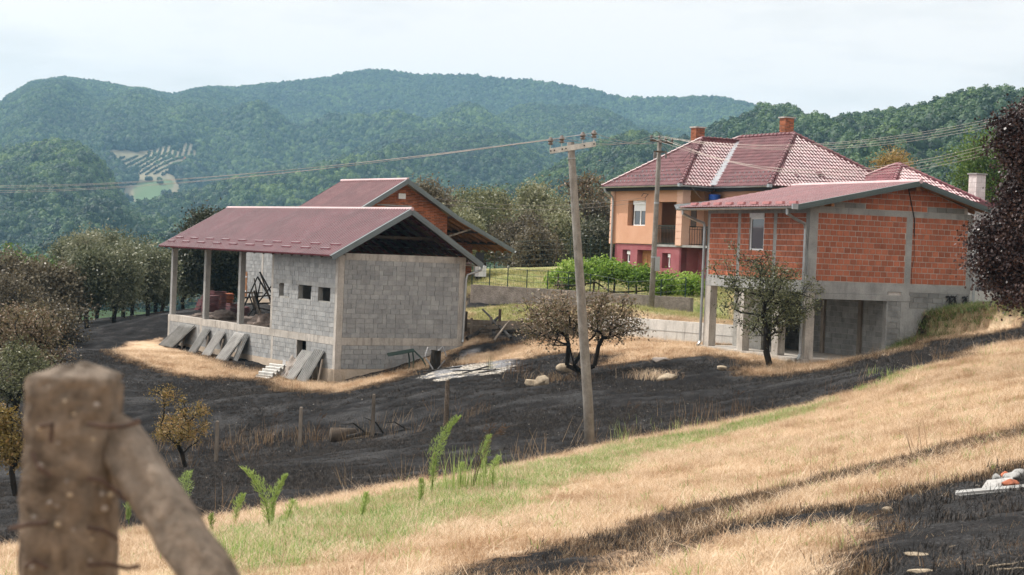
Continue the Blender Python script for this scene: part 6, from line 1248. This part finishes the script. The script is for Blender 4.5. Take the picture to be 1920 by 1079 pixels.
# ------------------------------------------------------------------ ground cover
def tuft(seed,n,H,w,spread,mat,bend=.5):
    rng=np.random.default_rng(seed); V=[];Q=[];T=[]
    for k in range(n):
        b=rng.normal(size=2)*spread; a=rng.uniform(0,6.28); h=H*rng.uniform(.4,1.); l=bend*h*rng.uniform(.3,1.4); px_=np.array([-math.sin(a),math.cos(a),0]); k0=len(V)
        for t in (0,.55,1.): c=np.array([b[0]+math.cos(a)*l*t*t,b[1]+math.sin(a)*l*t*t,h*t-.015]); ww=w*(1-t*.8); V+=[c+px_*ww,c-px_*ww]
        for j in range(2): Q.append((k0+2*j,k0+2*j+1,k0+2*j+3,k0+2*j+2))
        T+=[rng.uniform(.1,.95)]*6
    me=np_mesh('tuft',np.array(V),np.array(Q),np.array(T)); me.materials.append(M[mat]); return me
def pick(n,y0,y1,seed,f,tmax=.315,pw=2.):
    rng=np.random.default_rng(seed); Y=(rng.uniform(y0**pw,y1**pw,n))**(1/pw); x=rng.uniform(-tmax,tmax,n)*Y; d_,g_,a_=masks(x,Y); jn=vnoise(np.stack([x,Y,x*0],1)*1.5,9)*.25+vnoise(np.stack([x,Y,x*0],1)*5,8)*.15; k=f(d_+jn,g_+jn,a_,x,Y,rng); x,Y=x[k],Y[k]; return np.stack([x,Y,gz(x,Y)],1),rng
def foot(x,Y,m_=.25):
    o=np.zeros(len(x),bool)
    for Cn,yw,a,b,c,d in ((HC,HY,0,6.9,0,7.6),(BC,BY,-.1,6.1,-.1,18.4)):
        lx=(x-Cn[0])*math.cos(yw)+(Y-Cn[1])*math.sin(yw); ly=-(x-Cn[0])*math.sin(yw)+(Y-Cn[1])*math.cos(yw); o|=(lx>a-m_)&(lx<b+m_)&(ly>c-m_)&(ly<d+m_)
    return o
def cover(name,label,P,rng,protos,s0,s1,cat=None):
    n=len(P); print(name,n); return scatter(name,label,protos,P,rng.uniform(s0,s1,n),rng.uniform(0,6.28,n),rng.integers(0,len(protos),n),rng.normal(size=(n,2))*.18)
dry_t=[tuft(i,26,.075,.0028,.055,'bl_dry',1.6) for i in range(4)]+[tuft(5,20,.13,.003,.09,'bl_dry',2.2),tuft(6,12,.15,.003,.05,'bl_dry',.9)]; grn_t=[tuft(10+i,14,.11,.0045,.05,'bl_green',.7) for i in range(4)]; lwn_t=[tuft(50+i,16,.09,.004,.06,'bl_lawn',.8) for i in range(4)]; brn_t=[tuft(20+i,22,.10,.003,.06,'bl_brown',.7) for i in range(3)]; bur_t=[tuft(30+i,18,.085,.0035,.06,'bl_burnt',.8) for i in range(3)]
P,rg_=pick(190000,9.5,52,1,lambda d,g,a,x,y,r:(d>.12)&(y<62)&(r.random(len(x))<.75+.3*vnoise(np.stack([x,y,x*0],1)*2.3,5))); cover('dry_grass','mown straw coloured grass over the near slope',P,rg_,dry_t,.7,1.3)
P,rg_=pick(120000,52,84,2,lambda d,g,a,x,y,r:(d>.05)&(g<.6)&~foot(x,y)); cover('dry_grass','straw coloured grass around the shed and the brick house',P,rg_,dry_t,.9,1.7)
P,rg_=pick(110000,9.5,52,3,lambda d,g,a,x,y,r:(d>.1)&((g+.5*vnoise(np.stack([x,y,x*0],1)*1.9,4)>.3)&(r.random(len(x))<.9)|(r.random(len(x))<.03))); cover('green_grass','fresh green grass blades along the slope edge',P,rg_,grn_t,.6,1.6)
P,rg_=pick(90000,58,100,4,lambda d,g,a,x,y,r:(d>.1)&(g>.1)&~foot(x,y)); cover('green_grass','green lawn and verge grass around the villa',P,rg_,lwn_t,.9,2.0)
bkp=GREEN[3]
P,rg_=pick(400000,57,70,12,lambda d,g,a,x,y,r:(sdist(bkp,x,y)>-.1)&~foot(x,y,.05),tmax=.33); P=P[P[:,0]>8]; k_=len(P); P=P[rg_.random(k_)<min(1,9000/max(k_,1))]; cover('bank_grass','rough green and brown grass on the shaded bank beside the brick house',P,rg_,[tuft(60,16,.16,.006,.08,'bl_bank',.9),tuft(61,16,.14,.007,.09,'bl_bank',1.2),tuft(62,14,.15,.005,.08,'bl_brown',1.2)],.7,1.7)
P,rg_=pick(90000,9.5,40,15,lambda d,g,a,x,y,r:(sdist(BURN2[0],x,y)>.0)&(r.random(len(x))<.5)|(sdist(BURN2[1],x,y)>.0)&(d<.2)&(vnoise(np.stack([x,y,x*0],1)*1.3,3)>.6)); cover('singed_grass','half burnt brown grass along the dark streaks of the near slope',P,rg_,brn_t,.4,1.0)
P,rg_=pick(60000,9.5,50,5,lambda d,g,a,x,y,r:(d>-.3)&(d<.12)); cover('singed_grass','singed brown grass where the fire stopped',P,rg_,brn_t,.5,1.2)
P,rg_=pick(60000,50,84,6,lambda d,g,a,x,y,r:(d>-.5)&(d<.3)&~foot(x,y)); cover('singed_grass','singed brown grass around the burnt field edge',P,rg_,brn_t,.7,1.6)
P,rg_=pick(120000,9.5,84,7,lambda d,g,a,x,y,r:(d<.15)&(a<0)&~foot(x,y)); cover('burnt_stubble','charred grass stubble over the burnt slope',P,rg_,bur_t,.5,1.3)
M['chip']=rough_mat('pale_litter',(.25,.23,.2),(.5,.46,.4),3,30,None,0,.5,.9,.1,0)
def chip(seed):
    V,F=icos(1); V=V*(1+.3*vnoise(V*2,seed)[:,None])*np.array([1,.6,.3]); me=np_mesh('chip',V,F); me.materials.append(M['chip']); return me
chs=[chip(i) for i in range(3)]
P,rg_=pick(9000,10,84,8,lambda d,g,a,x,y,r:(d<.2)&~foot(x,y)&(r.random(len(x))<.5)); cover('litter','pale flecks of stone and ash scattered over burnt ground',P,rg_,chs,.008,.035)
P,rg_=pick(700000,60,74,9,lambda d,g,a,x,y,r:(a>-.1)&~foot(x,y)); cover('ash_litter','flakes of white ash on the burnt heap',P,rg_,chs,.03,.13)
# stalks standing in the burnt ground
stk=[]
for i in range(3):
    rng=np.random.default_rng(90+i); m_=MB()
    for k in range(7): b=rng.normal(size=2)*.15; t=rng.normal(size=2)*.15; h=rng.uniform(.3,.8); m_.tube([(b[0],b[1],-.02),(b[0]+t[0]*.6,b[1]+t[1]*.6,h*.6),(b[0]+t[0],b[1]+t[1],h)],[.006,.004,.002],3)
    me=m_.mesh('stalks'); me.materials.append(M['bl_brown']); a_=me.attributes.new('tone','FLOAT','POINT'); a_.data.foreach_set('value',np.repeat(.7,len(me.vertices)).astype(np.float32)); stk.append(me)
P,rg_=pick(2600,24,75,10,lambda d,g,a,x,y,r:((d<-.0)&(d>-1.2)|(np.abs(y-57.5-x*0)<2.5)&(x<0)&(d<0))&~foot(x,y)&(r.random(len(x))<.6)); cover('dead_stalks','thin dead stalks standing on the burnt slope',P,rg_,stk,.35,1.0)
# ------------------------------------------------------------------ vineyard on the far hillside
def rows(name,label,poly,n_rows,ang,mat,dia,step):
    c=poly.mean(0); a=math.radians(ang); u=np.array([math.cos(a),math.sin(a)]); v=np.array([-u[1],u[0]]); q=(poly-c)@np.stack([u,v],1); pts=[]
    for s in np.linspace(q[:,1].min(),q[:,1].max(),n_rows):
        for t in np.arange(q[:,0].min(),q[:,0].max(),step): pts.append(c+u*t+v*s)
    pts=np.array(pts); k=sdist(poly,pts[:,0],pts[:,1])>0; pts=pts[k]; z,_=hillz(pts[:,0]/pts[:,1],pts[:,1]); n=len(pts); rng=np.random.default_rng(1); print(name,n)
    if n: scatter(name,label,wood[:3],np.stack([pts[:,0],pts[:,1],z-.3],1),rng.uniform(.8,1.2,n)*dia,rng.uniform(0,6,n),rng.integers(0,3,n))
rows('vineyard_rows','rows of vines on the pale clearing high on the far hill',VINE_A,12,97,None,2.3,3.6); rows('vineyard_rows','darker terraces of vines below the pale vineyard',VINE_B,12,75,None,2.8,4.2)
q=h_at(350,303); hut=root('vineyard_hut','tiny red roofed hut at the corner of the far vineyard','hut',q); BZ[hut.name]=0
part('wall',MB().box(-5,5,-3,3,-3,3),'white_wall',hut); part('roof',MB().add([(-6,-4,2.8),(6,-4,2.8),(6,4,2.8),(-6,4,2.8),(-6,0,5.2),(6,0,5.2)],[(0,1,5,4),(2,3,4,5),(0,4,3),(1,2,5),(0,3,2,1)]),'brick_or',hut)
for i,(px,py,l_) in enumerate(((248,340,'round tree standing at the left edge of the far field'),(236,348,'round tree lowest at the left edge of the far field'),(300,345,'single small tree in the middle of the far field'))):
    q=h_at(px,py); rt=root('tree',l_,'tree',q); BZ[rt.name]=0; s_=(17,13,7)[i]; o=part('crown',wood[i],'lf_wood',rt); o.scale=(s_,s_,s_); part('trunk',MB().tube([(0,0,-1),(0,0,s_*.3)],.5,6),'bark',rt)
# ------------------------------------------------------------------ air
M['haze'],nt,o=new_mat('haze_air'); pv=N(nt,'ShaderNodeVolumePrincipled'); pv.inputs['Density'].default_value=HAZE; pv.inputs['Color'].default_value=(.40,.72,1,1); pv.inputs['Anisotropy'].default_value=.2; nt.links.new(pv.outputs[0],o.inputs['Volume'])
hb=part('haze',MB().box(-2600,2600,-40,3900,-140,345),'haze'); hb['kind']='stuff'; hb['label']='pale blue summer haze over the valley'
